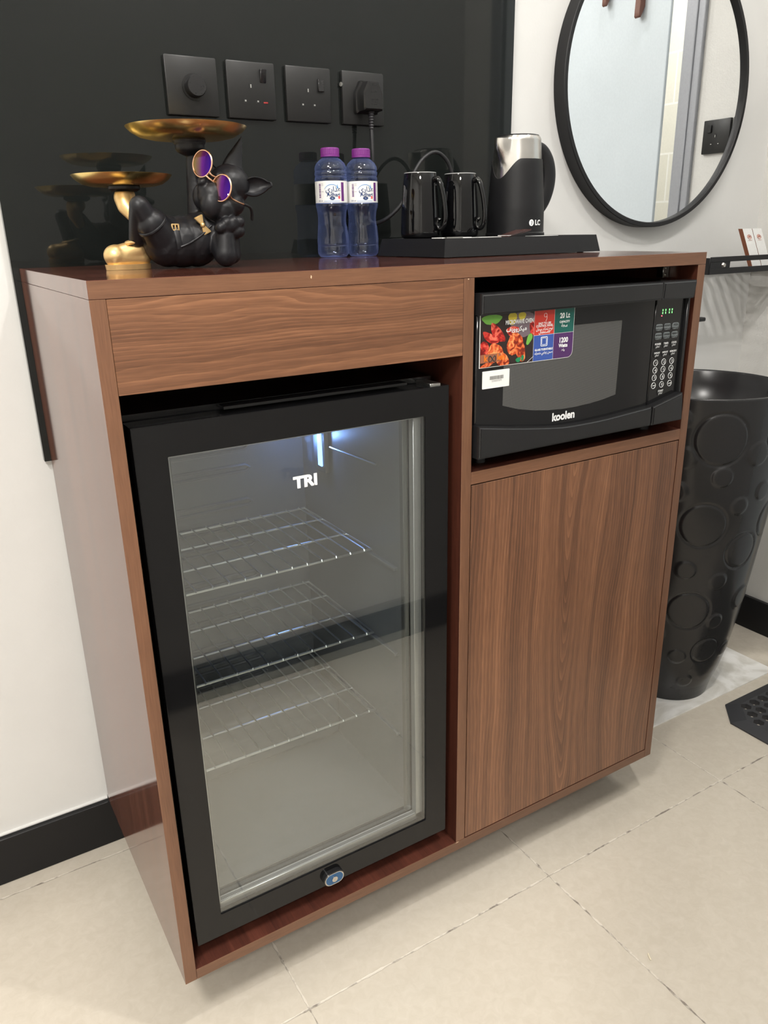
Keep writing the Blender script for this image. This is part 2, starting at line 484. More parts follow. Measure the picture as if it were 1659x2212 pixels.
def smooth_path(pts, n=8):
    P = [Vector(p) for p in pts]
    out = []
    for i in range(len(P) - 1):
        p0 = P[max(i - 1, 0)]; p1 = P[i]; p2 = P[i + 1]; p3 = P[min(i + 2, len(P) - 1)]
        for k in range(n):
            t = k / n
            out.append(.5 * ((2 * p1) + (p2 - p0) * t + (2 * p0 - 5 * p1 + 4 * p2 - p3) * t * t + (3 * p1 - p0 - 3 * p2 + p3) * t ** 3))
    out.append(P[-1])
    return out

def tube(bm, pts, r, seg=12, closed=False, ry=None, mi=0, up=None):
    """sweep a round (or r x ry oval) section along pts; r may be a list"""
    P = [Vector(p) for p in pts]; n = len(P)
    rings = []; prev = None
    for i, p in enumerate(P):
        if closed: t = P[(i + 1) % n] - P[i - 1]
        else: t = P[min(i + 1, n - 1)] - P[max(i - 1, 0)]
        t.normalize()
        if prev is None:
            a = Vector(up) if up else (Vector((0, 0, 1)) if abs(t.z) < .9 else Vector((1, 0, 0)))
            u = (a - a.dot(t) * t).normalized()
        else:
            u = (prev - prev.dot(t) * t).normalized()
        prev = u; v = t.cross(u)
        rr = r[i] if isinstance(r, (list, tuple)) else r
        r2 = rr if ry is None else (ry[i] if isinstance(ry, (list, tuple)) else ry)
        rings.append([bm.verts.new(p + u * rr * math.cos(2 * PI * k / seg) + v * r2 * math.sin(2 * PI * k / seg)) for k in range(seg)])
    m = n if closed else n - 1
    for i in range(m):
        a = rings[i]; b = rings[(i + 1) % n]
        for k in range(seg):
            l = (k + 1) % seg
            bm.faces.new((a[k], a[l], b[l], b[k])).material_index = mi
    if not closed:
        bm.faces.new(list(reversed(rings[0]))).material_index = mi; bm.faces.new(rings[-1]).material_index = mi
    return bm

def tb(*a, **k):
    bm = bmesh.new(); tube(bm, *a, **k); return bm

def prism_xz(bm, pts, y0, y1, mi=0):
    """polygon in x-z extruded from y0 (front, nearer the viewer) to y1"""
    a = [bm.verts.new((x, y0, z)) for x, z in pts]; b = [bm.verts.new((x, y1, z)) for x, z in pts]
    n = len(pts); fs = [bm.faces.new(a), bm.faces.new(list(reversed(b)))]
    for i in range(n):
        fs.append(bm.faces.new((a[i], b[i], b[(i + 1) % n], a[(i + 1) % n])))
    for f in fs: f.material_index = mi
    bmesh.ops.recalc_face_normals(bm, faces=fs)
    return fs

def rrect(x0, x1, z0, z1, r, n=5, corners=(1, 1, 1, 1)):
    """rounded rectangle outline, corners order: bl, br, tr, tl"""
    out = []
    for (cx, cz, a0, on) in ((x0 + r, z0 + r, PI, corners[0]), (x1 - r, z0 + r, 1.5 * PI, corners[1]), (x1 - r, z1 - r, 0, corners[2]), (x0 + r, z1 - r, .5 * PI, corners[3])):
        if not on:
            out.append((x0 if cx < (x0 + x1) / 2 else x1, z0 if cz < (z0 + z1) / 2 else z1)); continue
        for k in range(n + 1):
            a = a0 + .5 * PI * k / n
            out.append((cx + r * math.cos(a), cz + r * math.sin(a)))
    return out

AR = {'ا': (0xFE8D, 0xFE8E, None, None), 'ل': (0xFEDD, 0xFEDE, 0xFEDF, 0xFEE0), 'م': (0xFEE1, 0xFEE2, 0xFEE3, 0xFEE4), 'ي': (0xFEF1, 0xFEF2, 0xFEF3, 0xFEF4),
      'ك': (0xFED9, 0xFEDA, 0xFEDB, 0xFEDC), 'ر': (0xFEAD, 0xFEAE, None, None), 'و': (0xFEED, 0xFEEE, None, None), 'ف': (0xFED1, 0xFED2, 0xFED3, 0xFED4),
      'س': (0xFEB1, 0xFEB2, 0xFEB3, 0xFEB4), 'ع': (0xFEC9, 0xFECA, 0xFECB, 0xFECC), 'ة': (0xFE93, 0xFE94, None, None), 'ط': (0xFEC1, 0xFEC2, 0xFEC3, 0xFEC4),
      'ح': (0xFEA1, 0xFEA2, 0xFEA3, 0xFEA4), 'ت': (0xFE95, 0xFE96, 0xFE97, 0xFE98), 'ه': (0xFEE9, 0xFEEA, 0xFEEB, 0xFEEC), 'ص': (0xFEB9, 0xFEBA, 0xFEBB, 0xFEBC),
      'ن': (0xFEE5, 0xFEE6, 0xFEE7, 0xFEE8), 'ز': (0xFEAF, 0xFEB0, None, None), 'ج': (0xFE9D, 0xFE9E, 0xFE9F, 0xFEA0), 'ذ': (0xFEAB, 0xFEAC, None, None)}
def arabic(s):
    """join the letters by their presentation forms and lay them right to left"""
    out = []
    for i, c in enumerate(s):
        if c not in AR: out.append(c); continue
        p = i > 0 and s[i - 1] in AR and AR[s[i - 1]][2] is not None
        n = i < len(s) - 1 and s[i + 1] in AR and AR[c][2] is not None
        f = AR[c][3] if (p and n) else AR[c][1] if p else AR[c][2] if n else AR[c][0]
        out.append(chr(f))
    return ''.join(reversed(out))

def text_bm(bm, s, size, mat3, mi=0, align='CENTER', bold=0, sx=1.0, extrude=0):
    """letters as flat faces; mat3 = 4x4 placing the x-y text plane"""
    cu = bpy.data.curves.new('t', 'FONT'); cu.body = s; cu.size = size; cu.align_x = align; cu.align_y = 'CENTER'
    cu.offset = bold; cu.resolution_u = 3; cu.extrude = extrude
    o = bpy.data.objects.new('t', cu); COL.objects.link(o)
    dg = bpy.context.evaluated_depsgraph_get(); dg.update()
    me = bpy.data.meshes.new_from_object(o.evaluated_get(dg))
    n0 = len(bm.verts); f0 = len(bm.faces)
    bm.from_mesh(me)
    bm.verts.ensure_lookup_table(); bm.faces.ensure_lookup_table()
    for v in bm.verts[n0:]:
        v.co = mat3 @ Vector((v.co.x * sx, v.co.y, v.co.z))
    for f in bm.faces[f0:]: f.material_index = mi
    bpy.data.objects.remove(o); bpy.data.curves.remove(cu); bpy.data.meshes.remove(me)

def front(x, y, z):
    """text plane facing the viewer (-y)"""
    return Matrix.Translation((x, y, z)) @ Matrix.Rotation(PI / 2, 4, 'X')

def evaluated_bm(bm, mods):
    """apply modifiers [(type, {props})] to a bmesh and give back a new one"""
    me = bpy.data.meshes.new('tmp'); bm.to_mesh(me); bm.free()
    o = bpy.data.objects.new('tmp', me); COL.objects.link(o)
    for t, pr in mods:
        md = o.modifiers.new(t, t)
        for k, v in pr.items(): setattr(md, k, v)
    dg = bpy.context.evaluated_depsgraph_get(); dg.update()
    m2 = bpy.data.meshes.new_from_object(o.evaluated_get(dg))
    out = bmesh.new(); out.from_mesh(m2)
    bpy.data.objects.remove(o); bpy.data.meshes.remove(me); bpy.data.meshes.remove(m2)
    return out

def copy_tree(o, parent=None):
    c = o.copy(); COL.objects.link(c); c.parent = parent
    for ch in [x for x in bpy.data.objects if x.parent == o]:
        copy_tree(ch, c)
    return c

def struct(name, bm, mat, parent=None, smooth=40):
    o = obj(name, bm, mat, parent, smooth)
    if not parent: o['kind'] = 'structure'
    return o

# ------------------------------------------------------------------ the room
WALL = 0.495       # back wall face
SIDE = 1.845       # right wall face
NEAR = -0.85       # wall across the passage
LEFTX = -2.2
FARY = -3.4
struct('floor', bx(LEFTX - .1, 2.9, FARY - .1, WALL + .1, FLOOR - .05, FLOOR), M['floor'])
struct('ceiling', bx(LEFTX - .1, 2.9, FARY - .1, WALL + .1, CEIL, CEIL + .08), M['ceiling'])
struct('wall_back', bx(LEFTX, SIDE, WALL, WALL + .1, FLOOR, CEIL), M['wall'])
struct('wall_left', bx(LEFTX - .1, LEFTX, FARY, WALL, FLOOR, CEIL), M['wall'])
struct('wall_front', bx(LEFTX, .12, FARY - .1, FARY, FLOOR, CEIL), M['wall'])
struct('wall_near', bx(.12, SIDE, FARY, NEAR, FLOOR, CEIL), M['wall'])
# right wall with the bathroom doorway (y -0.70 .. 0.157)
DY0, DY1, DTOP = -.62, .157, 2.02
bm = bmesh.new()
box(bm, SIDE, SIDE + .1, DY1 + .0, WALL, FLOOR, CEIL)
box(bm, SIDE, SIDE + .1, NEAR, DY0, FLOOR, CEIL)
box(bm, SIDE, SIDE + .1, DY0, DY1, DTOP, CEIL)
struct('wall_right', bm, M['wall_side'])
# door frame, leaf and the tiled room behind
bm = bmesh.new()
box(bm, SIDE - .012, SIDE + .11, DY1 - .001, DY1 + .062, FLOOR, DTOP + .06, bev=.002)
box(bm, SIDE - .017, SIDE + .02, DY1 + .012, DY1 + .040, FLOOR, DTOP + .04, bev=.002)
box(bm, SIDE - .012, SIDE + .11, DY0 - .06, DY0 + .001, FLOOR, DTOP + .06, bev=.002)
box(bm, SIDE - .012, SIDE + .11, DY0, DY1, DTOP - .001, DTOP + .06, bev=.002)
fr = struct('trim_1', bm, M['grey_frame'])
leaf = bx(SIDE + .004, SIDE + .016, DY0 + .004, .088, FLOOR + .012, DTOP - .006, bev=.002)
d1 = struct('door_1', leaf, M['door_white'])
bm = bmesh.new(); tube(bm, [(SIDE + .005, .04, .95), (SIDE - .03, .04, .95)], .009); tube(bm, [(SIDE - .03, .045, .95), (SIDE - .03, -.07, .95)], .008)
obj('handle', bm, M['steel'], d1)
struct('wall_bathroom', bx(2.75, 2.85, -1.2, WALL + .1, FLOOR, CEIL), M['tiles'])
struct('wall_bathroom_end', bx(SIDE + .1, 2.75, WALL, WALL + .1, FLOOR, CEIL), M['tiles'])
struct('wall_bathroom_near', bx(SIDE + .1, 2.75, -1.3, -1.2, FLOOR, CEIL), M['tiles'])
bm = bmesh.new(); area_lamp(2.3, -.2, 12.0, .10)  # unseen lamp added to brighten the bathroom tiles, no fixture

# baseboards
bm = bmesh.new(); box(bm, LEFTX, SIDE - .012, .480, WALL + .001, FLOOR, -.006, bev=.0015)
struct('baseboard_back', bm, M['baseboard'])
struct('baseboard_right', bx(SIDE - .012, SIDE + .001, DY1 + .063, .480, FLOOR, -.004, bev=.0015), M['baseboard'])
bm = bmesh.new(); box(bm, .108, SIDE - .002, NEAR - .001, NEAR + .012, FLOOR, .0, bev=.0015); box(bm, .108, .121, FARY, NEAR, FLOOR, .0, bev=.0015)
struct('baseboard_near', bm, M['baseboard'])
struct('baseboard_left', bx(LEFTX - .001, LEFTX + .012, FARY, .480, FLOOR, -.006), M['baseboard'])
# skirting top sealant bead on the back wall
struct('trim_2', tb([(LEFTX, .4925, -.0035), (0.0, .4925, -.0035)], .0035, seg=8), M['wall'])
# white marble floor piece under the washbasin
struct('trim_3', bx(1.172, 1.684, .155, .480, FLOOR - .002, FLOOR + .003, bev=.001), M['marble'])

# ceiling downlights, and the same fixture for the added fill lamps
for i, (x, y, p, r) in enumerate(LAMPS):
    nm = ['over the wooden cabinet', 'nearest the bathroom door', 'between cabinet and passage wall', 'added as soft fill in the open room left of the cabinet', 'added as soft fill deepest in the open room', 'over the washbasin'][i]
    t = empty('ceiling_downlight_or_fill', (x, y, CEIL), 'round recessed ceiling downlight ' + nm, 'ceiling light', 'ceiling downlights')
    obj('ring', lat([(r + .004, CEIL - .001), (r + .018, CEIL - .001), (r + .016, CEIL - .008), (r + .004, CEIL - .008), (r + .004, CEIL - .001)], x, y, cap0=False, cap1=False), M['paper'], t)
    obj('diffuser', lat([(0, CEIL - .001), (r + .003, CEIL - .001), (r + .003, CEIL - .004), (0, CEIL - .004)], x, y, seg=32), M['lamp_face'], t)

# ------------------------------------------------------------------ glossy black wall panel
t = empty('wall_panel', (0, .487, .7), 'large glossy black wall panel behind the cabinet top and sockets', 'wall panel')
obj('glass_face', bx(-.0105, .9705, .480, .4945, .692, 2.30, bev=.0006), M['panel'], t)

# ------------------------------------------------------------------ cabinet
CW, CD = .998, .479
T = .0185
t = empty('cabinet', (0, 0, 0), 'wall-hung walnut cabinet holding the mini fridge and the microwave', 'cabinet')
def board(name, x0, x1, y0, y1, z0, z1, mats, pick, parent=t):
    bm = bmesh.new(); box(bm, x0, x1, y0, y1, z0, z1, bev=.0004)
    bm.normal_update()
    for f in bm.faces:
        n = f.normal
        f.material_index = pick(n)
    return obj(name, bm, mats, parent, smooth=0)
EPS = 0.0003
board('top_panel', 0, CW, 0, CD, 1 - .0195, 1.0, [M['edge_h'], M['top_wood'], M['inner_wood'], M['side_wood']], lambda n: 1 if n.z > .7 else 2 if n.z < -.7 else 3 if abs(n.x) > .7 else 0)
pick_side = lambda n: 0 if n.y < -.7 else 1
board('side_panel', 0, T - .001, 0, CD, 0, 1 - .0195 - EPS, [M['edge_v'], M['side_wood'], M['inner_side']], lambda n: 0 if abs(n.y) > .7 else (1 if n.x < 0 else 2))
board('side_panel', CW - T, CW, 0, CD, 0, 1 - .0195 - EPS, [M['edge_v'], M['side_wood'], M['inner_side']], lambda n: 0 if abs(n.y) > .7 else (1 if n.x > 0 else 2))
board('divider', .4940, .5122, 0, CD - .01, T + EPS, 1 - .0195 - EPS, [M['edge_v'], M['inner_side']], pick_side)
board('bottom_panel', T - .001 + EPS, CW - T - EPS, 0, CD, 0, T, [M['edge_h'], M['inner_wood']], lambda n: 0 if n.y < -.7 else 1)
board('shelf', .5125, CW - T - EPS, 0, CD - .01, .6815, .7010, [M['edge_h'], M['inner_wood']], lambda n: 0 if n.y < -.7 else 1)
bm = bmesh.new(); box(bm, T, .4938, CD - .008, CD - .001, T + .001, .979); box(bm, .5124, CW - T - .001, CD - .008, CD - .001, T + .001, .979)
obj('back_panel', bm, M['inner_side'], t, smooth=0)
dr = obj('drawer', bx(T - .0006, .4936, .0002, .018, .8757, .9800, bev=.0004), M['drawer_wood'], t, smooth=0)
obj('door', bx(.5140, CW - T - .0018, .0002, .0182, .0203, .6796, bev=.0004), M['door_wood'], t, smooth=0)
bm = bmesh.new()
box(bm, .9640, .9788, .058, .072, .9585, .9788, bev=.0006)
for z in (.963, .974): tube(bm, [(.9715, .0582, z), (.9715, .0565, z)], .0022, seg=10)
obj('bracket', bm, M['steel'], t)
# small chips in the laminate edge
M['chip'] = plain('bare_chipboard', srgb(216, 190, 160), .7)
for x, z, a, b in ((.2625, .9925, .0010, .0022), (.4965, .0175, .0035, .0007), (.5015, .9790, .0012, .0009)):
    bm = bmesh.new()
    prism_xz(bm, [(x - a, z - b * .4), (x + a * .3, z - b), (x + a, z + b * .3), (x - a * .2, z + b)], -.0002, .0003)
    obj('edge_chip', bm, M['chip'], t)

# ------------------------------------------------------------------ mini fridge
FX0, FX1 = .0280, .4790
FZ0, FZ1 = .0460, .8345
FY = .012
t = empty('mini_fridge', ((FX0 + FX1) / 2, .2, T), 'black mini fridge with glass door standing in the left cabinet bay', 'fridge')
IX0, IX1, IY0, IY1, IZ0, IZ1 = FX0 + .045, FX1 - .047, .058, .412, .09, .80
bm = bmesh.new()
BY0, BY1 = .053, .440
BX0, BX1, BZ0, BZ1 = FX0 - .002, FX1 - .004, FZ0 + .004, FZ1 + .008
box(bm, BX0, IX0, BY0, BY1, BZ0, BZ1); box(bm, IX1, BX1, BY0, BY1, BZ0, BZ1)
box(bm, IX0, IX1, BY0, BY1, BZ0, IZ0); box(bm, IX0, IX1, BY0, BY1, IZ1, BZ1)
box(bm, IX0, IX1, IY1, BY1, IZ0, IZ1)
box(bm, FX0 + .12, FX1 - .06, .030, BY0, FZ1 + .004, FZ1 + .0075)
obj('housing', bm, M['fridge_body'], t, smooth=0)
bm = bmesh.new(); e = .0025
box(bm, IX0, IX0 + e, IY0, IY1, IZ0, IZ1); box(bm, IX1 - e, IX1, IY0, IY1, IZ0, IZ1)
box(bm, IX0, IX1, IY0, IY1, IZ0, IZ0 + e); box(bm, IX0, IX1, IY0, IY1, IZ1 - e, IZ1); box(bm, IX0, IX1, IY1 - e, IY1, IZ0, IZ1)
# raised channels in the back of the liner
yb = IY1 - e
box(bm, IX0 + e, IX1 - e, .300, IY1 - e, IZ0 + e, .200, bev=.012, seg=3)
for gi, zc in enumerate((.685, .54, .395, .26)):
    for k in range(3):
        z = zc + .045 - k * .040
        tube(bm, [(IX0 + .07, yb, z), (IX0 + .24, yb, z), (IX0 + .248, yb, z - .006), (IX0 + .24, yb, z - .012), (IX0 + .07, yb, z - .012), (IX0 + .062, yb, z - .006)], .0036, seg=8, closed=True)
    x0, x1, z0, z1 = IX0 + .03, IX0 + .052, zc - .02, zc + .01
    tube(bm, [(x0, yb, z0), (x1, yb, z0), (x1, yb, z1), (x0, yb, z1)], .0018, seg=8, closed=True)
# shelf rails down both sides
for z in (.539, .384, .229):
    for xs, s in ((IX0 + e, 1), (IX1 - e, -1)):
        x0, x1 = sorted((xs, xs + s * .008)); box(bm, x0, x1, IY0 + .02, IY1 - .02, z - .006, z, bev=.001)
for k in range(9):
    tube(bm, [(IX0 + e, .10 + .0 * k, .62 + .017 * k), (IX0 + e, .30, .62 + .017 * k)], .0018, seg=8)
obj('liner', bm, M['fridge_inner'], t)
# inside light and thermostat at the top
lt = obj('lamp_cover', bx(IX1 - .012, IX1 - .0026, .300, .345, .640, .722, bev=.003, seg=2), M['fridge_inner'], t)
obj('lamp', bx(IX1 - .0150, IX1 - .0118, .308, .322, .652, .714, bev=.001), M['blue_led'], lt)
obj('rail_strip', tb([(IX1 - .0045, .292, .690), (IX1 - .0045, .135, .696)], .0022, seg=8), M['spacer'], t)
ld = bpy.data.lights.new('fridge_light', 'POINT'); ld.energy = .20; ld.color = (.22, .42, 1.0); ld.shadow_soft_size = .006
lo = bpy.data.objects.new('fridge_light', ld); lo.location = (IX1 - .028, .330, .700); COL.objects.link(lo)
bm = bmesh.new(); tube(bm, [(.385, .155, IZ1 - .004), (.385, .155, IZ1 - .020)], .014, seg=24)
th = obj('thermostat_knob', bm, M['paper'], t); 
bm = bmesh.new(); text_bm(bm, '5', .009, front(.355, .13, IZ1 - .012)); pass
obj('dial_mark', bm, M['print_white'], th)
# wire shelves
def wire_shelf(z, depth0=.150, depth1=.400):
    bm = bmesh.new()
    x0, x1 = IX0 + .010, IX1 - .010
    tube(bm, [(x0, depth0, z), (x1, depth0, z), (x1, depth1, z), (x0, depth1, z)], .0022, seg=8, closed=True)
    n = 13
    for i in range(n):
        x = x0 + (x1 - x0) * (i + .5) / n
        tube(bm, [(x, depth0 - .0022, z + .0002), (x, depth0 - .0008, z + .0028), (x, depth0 + .004, z + .0036), (x, depth1, z + .0036)], .0015, seg=6)
    for y in (depth0 + .085, depth0 + .175):
        tube(bm, [(x0, y, z), (x1, y, z)], .0020, seg=8)
    return bm
for z in (.547, .392, .237):
    obj('wire_shelf', wire_shelf(z), M['chrome'], t)
# door: frame, glass panes, spacer, gasket
dd = bpy.data.objects.new('door', None); dd.parent = t; COL.objects.link(dd); dd.empty_display_size = .01
GX0, GX1, GZ0, GZ1 = .0675, .4370, .0865, .7945
bm = bmesh.new()
DB = .048
outer = [(FX0, FZ0), (FX1, FZ0), (FX1, FZ1), (FX0, FZ1)]; inner = [(GX0, GZ0), (GX1, GZ0), (GX1, GZ1), (GX0, GZ1)]
bm2 = bm
def quad_ring(bm, yo):
    return [bm.verts.new((x, yo, z)) for x, z in outer], [bm.verts.new((x, yo, z)) for x, z in inner]
fo, fi = quad_ring(bm, FY); bo, bi = quad_ring(bm, DB)
for i in range(4):
    j = (i + 1) % 4
    bm.faces.new((fo[i], fo[j], fi[j], fi[i])); bm.faces.new((bo[j], bo[i], bi[i], bi[j]))
    bm.faces.new((fo[j], fo[i], bo[i], bo[j])); bm.faces.new((fi[i], fi[j], bi[j], bi[i]))
bmesh.ops.recalc_face_normals(bm, faces=bm.faces)
bmesh.ops.bevel(bm, geom=[e_ for e_ in bm.edges if all(abs(v.co.y - FY) < 1e-5 for v in e_.verts)], offset=.0008, segments=2, affect='EDGES')
obj('frame', bm, M['fridge_frame'], dd, smooth=30)
obj('glass_pane', bx(GX0 - .001, GX1 + .001, FY + .002, FY + .0025, GZ0 - .001, GZ1 + .001), M['glass'], dd, smooth=0)
bm = bmesh.new()
s = .0125
for a in ((GX0, GX1, GZ0, GZ0 + s), (GX0, GX1, GZ1 - .004, GZ1), (GX1 - .014, GX1, GZ0, GZ1), (GX0, GX0 + .004, GZ0, GZ1)):
    box(bm, a[0] + .0002, a[1] - .0002, FY + .010, FY + .022, a[2] + .0002, a[3] - .0002, bev=.0006)
sp_ = obj('spacer', bm, M['spacer'], dd)
bm = bmesh.new()
for k in range(150):
    x = GX0 + .004 + (GX1 - GX0 - .020) * k / 149
    for y in (FY + .012, FY + .020):
        box(bm, x - .0005, x + .0005, y - .0004, y + .0004, GZ0 + s, GZ0 + s + .0004)
obj('perforation', bm, M['print_white'], sp_, smooth=0)['kind'] = 'stuff'
obj('inner_pane', bx(GX0 + .001, GX1 - .001, FY + .023, FY + .0235, GZ0, GZ1), M['glass_inner'], dd, smooth=0)
bm = bmesh.new()
for a in ((GX0 + .002, GX0 + .010, GZ0, GZ1), (GX1 - .022, GX1 - .0145, GZ0, GZ1)):
    box(bm, a[0], a[1], FY + .026, DB, a[2], a[3], bev=.001)
box(bm, GX0, GX1, FY + .026, DB, GZ0, GZ0 + .008, bev=.001)
obj('gasket', bm, M['gasket'], dd)
bm = bmesh.new(); text_bm(bm, 'TRI', .0215, front(.2465, FY + .0016, .7315), bold=.0011, sx=1.12)
obj('lettering', bm, M['print_white'], dd, smooth=0)
# lock
bm = bmesh.new()
def stadium(cx, cz, hw, hh, n=12):
    pts = []
    for k in range(n + 1):
        a = -PI / 2 + PI * k / n; pts.append((cx + (hw - hh) + hh * math.cos(a), cz + hh * math.sin(a)))
    for k in range(n + 1):
        a = PI / 2 + PI * k / n; pts.append((cx - (hw - hh) + hh * math.cos(a), cz + hh * math.sin(a)))
    return pts
prism_xz(bm, stadium(.2535, .0625, .0185, .0125), .0045, FY + .001)
lk = obj('lock', bm, M['black_plastic'], dd)
bm = bmesh.new(); prism_xz(bm, stadium(.2535, .0625, .0170, .0110), .0032, .0046); obj('lock_rim', bm, M['steel'], lk)
bm = bmesh.new(); prism_xz(bm, stadium(.2535, .0625, .0152, .0092), .0026, .0033); obj('lock_plate', bm, M['lock_blue'], lk)
bm = bmesh.new(); tube(bm, [(.2535, .0027, .0625), (.2535, .0014, .0625)], .0050, seg=20); box(bm, .2530, .2540, .0008, .0016, .0600, .0650); obj('keyhole', bm, M['steel'], lk)
for x, y in ((FX0 + .02, .09), (FX1 - .02, .09), (FX0 + .02, .40), (FX1 - .02, .40)):
    obj('foot', lat([(0, T), (.012, T), (.012, T + .012), (.006, T + .014), (.006, FZ0 + .006), (0, FZ0 + .006)], x, y, seg=20), M['rubber'], t)
obj('hinge', bx(FX1 - .03, FX1 - .012, .016, .055, FZ1 - .0005, FZ1 + .004, bev=.0006), M['steel_pin'], t)

# ------------------------------------------------------------------ microwave
MY = -.008  # oven sizes projected from image pixels onto this plane, so scaled about the camera
t = empty('microwave_oven', (.74, .2, .701), 'black microwave oven with colourful sticker, in the upper right cabinet bay', 'microwave')
X0, X1, Z0, Z1 = .5175, .9680, .7220, .9590
XS = .8875    # seam between door and control panel
ZT = .9295    # under the top lip
obj('casing', bx(X0 + .006, X1 - .006, .022, .36, Z0 + .004, Z1 - .003, bev=.003, seg=2), M['black_plastic'], t)
bm = bmesh.new(); box(bm, X0 + .001, XS - .0012, MY + .010, .024, Z0 + .002, Z1 - .002, bev=.002)
dm = obj('oven_door', bm, M['mw_front'], t)
def lip(bm, pts_top, pts_bot, yf, yb):
    """moulded bar: front face pulled toward the viewer with rounded edge; lists of (x,z)"""
    prism = pts_top + list(reversed(pts_bot))
    fs = prism_xz(bm, prism, yf, yb)
    es = [e_ for e_ in fs[0].edges]
    bmesh.ops.bevel(bm, geom=es, offset=.0028, segments=3, affect='EDGES')
bm = bmesh.new(); lip(bm, [(X0, Z1), (XS - .001, Z1 - .0015)], [(X0, ZT), (XS - .001, ZT)], MY - .004, .012)
obj('top_lip', bm, M['black_plastic'], dm)
def curve_z(x):
    u = (x - X0) / (XS - X0)
    return .7715 - .0285 * math.sin(min(1, u * 1.28) * PI / 2) + (.0120 * max(0, u - .45) / .55)
bm = bmesh.new()
xs = [X0 + (XS - .001 - X0) * k / 24 for k in range(25)]
lip(bm, [(x, curve_z(x)) for x in xs], [(X0, Z0), (XS - .001, Z0)], MY - .004, .012)
obj('bottom_lip', bm, M['black_plastic'], dm)
# window
bm = bmesh.new()
wp = [(.5700, .902), (.5700, .7945)]
for k in range(9):
    u = k / 8; x = .570 + (.8085 - .570) * u
    if 0 < k < 8: wp.append((x, .7945 - .0165 * math.sin(u * PI) ** .8 * (1 - .25 * u)- .012 * u))
wp += [(.8085, .7830), (.8105, .902)]
prism_xz(bm, list(reversed(wp)), MY + .0096, MY + .0112)
obj('window', bm, M['mw_window'], dm, smooth=0)
bm = bmesh.new(); text_bm(bm, 'koolen', .0175, front(.6945, MY + .0092, .7625), bold=.0007, sx=1.0)
lathe(bm, [(0, 0), (.0001, 0)], .72, -.1, seg=3) if False else None
obj('logo', bm, M['print_white'], dm, smooth=0)
# control panel
bm = bmesh.new(); box(bm, XS + .0006, X1 - .0105, MY + .010, .024, Z0 + .002, Z1 - .002, bev=.0015)
cp = obj('control_panel', bm, M['mw_front'], t)
bm = bmesh.new(); lip(bm, [(XS, Z1 - .0015), (X1, Z1 - .0015)], [(XS - .002, ZT), (X1 - .004, ZT - .001)], MY - .004, .012)
obj('panel_lip', bm, M['black_plastic'], cp)
bm = bmesh.new(); box(bm, X1 - .0095, X1 - .004, MY + .004, .024, .768, ZT, bev=.001); obj('panel_edge', bm, M['black_plastic'], cp)
bm = bmesh.new(); lip(bm, [(XS + .0005, .7545), (X1 - .007, .7705)], [(XS + .0005, Z0), (X1 - .003, Z0)], MY - .005, .012)
pb = obj('open_button', bm, M['black_plastic'], cp)
# display
bm = bmesh.new()
for k, x in enumerate((.9045, .9115, .9205, .9272)):
    for z in (.9070, .9115):
        box(bm, x - .0004, x + .0004, MY + .0090, MY + .0098, z - .0015, z + .0015)
obj('display_digits', bm, M['green_led'], cp, smooth=0)
obj('indicator_light', lat([(0, 0), (.0010, 0), (.0010, .0006), (0, .0006)], seg=10), M['red_led'], cp).location = (0, 0, 0)
ind = [c for c in cp.children if c.name.startswith('indicator')][0]
for v in ind.data.vertices:
    c = v.co + origin(cp); v.co = Vector((.9030 + c.x, MY + .0098 - c.z, .9025 + c.y)) - origin(cp)
def key(name, cx, cz, hw, hh, mat, words=None, ring=False):
    bm = bmesh.new()
    if ring:
        n = 20
        tube(bm, [(cx + hw * math.cos(2 * PI * k / n), MY + .0095, cz + hh * math.sin(2 * PI * k / n)) for k in range(n)], .00045, seg=5, closed=True)
    else:
        prism_xz(bm, rrect(cx - hw, cx + hw, cz - hh, cz + hh, hh * .7), MY + .0092, MY + .0102)
    if words:
        for i, (w, sz, dz) in enumerate(words):
            text_bm(bm, w, sz, front(cx, MY + .0089, cz + dz), mi=1, bold=.00012)
    return obj(name, bm, [mat, M['print_white'] if mat is not M['key_grey'] else M['print_black']], cp, smooth=0)
kx = (.8995, .9195, .9395)
rows = [(.8840, ['POPCORN', 'POTATO', 'PIZZA'], True), (.8697, ['BEVERAGE', 'DINNER', 'REHEAT'], True), (.8548, ['POWER', 'TIMER', 'COOK'], False), (.8402, ['DEFROST', 'DEFROST', 'MEMORY'], False)]
arw = ['ساعة', 'وقت', 'طهي']
for zr, ws, grey in rows:
    for k, w in enumerate(ws):
        key('button', kx[k], zr, .0080, .0053, M['key_grey'] if grey else M['socket'], [(w, .0042 if len(w) < 7 else .0034, .0018), (arabic('طهي سريع' if grey else 'تحكم'), .0042, -.0021)])
n = 1
for r_, zr in enumerate((.8256, .8131, .8005, .7872)):
    for k in range(3):
        if r_ == 3:
            lab = ('STOP', '0', 'CLEAR')[k]
        else: lab = str(n); n += 1
        key('number_button', kx[k] - .0006, zr, .0050, .0050, M['print_white'], [(lab, .0062 if len(lab) == 1 else .0026, 0)], ring=True)
key('button', .9175, .7745, .0082, .0052, M['socket'], [('START', .0044, .0018), (arabic('تحكم'), .0046, -.002)])
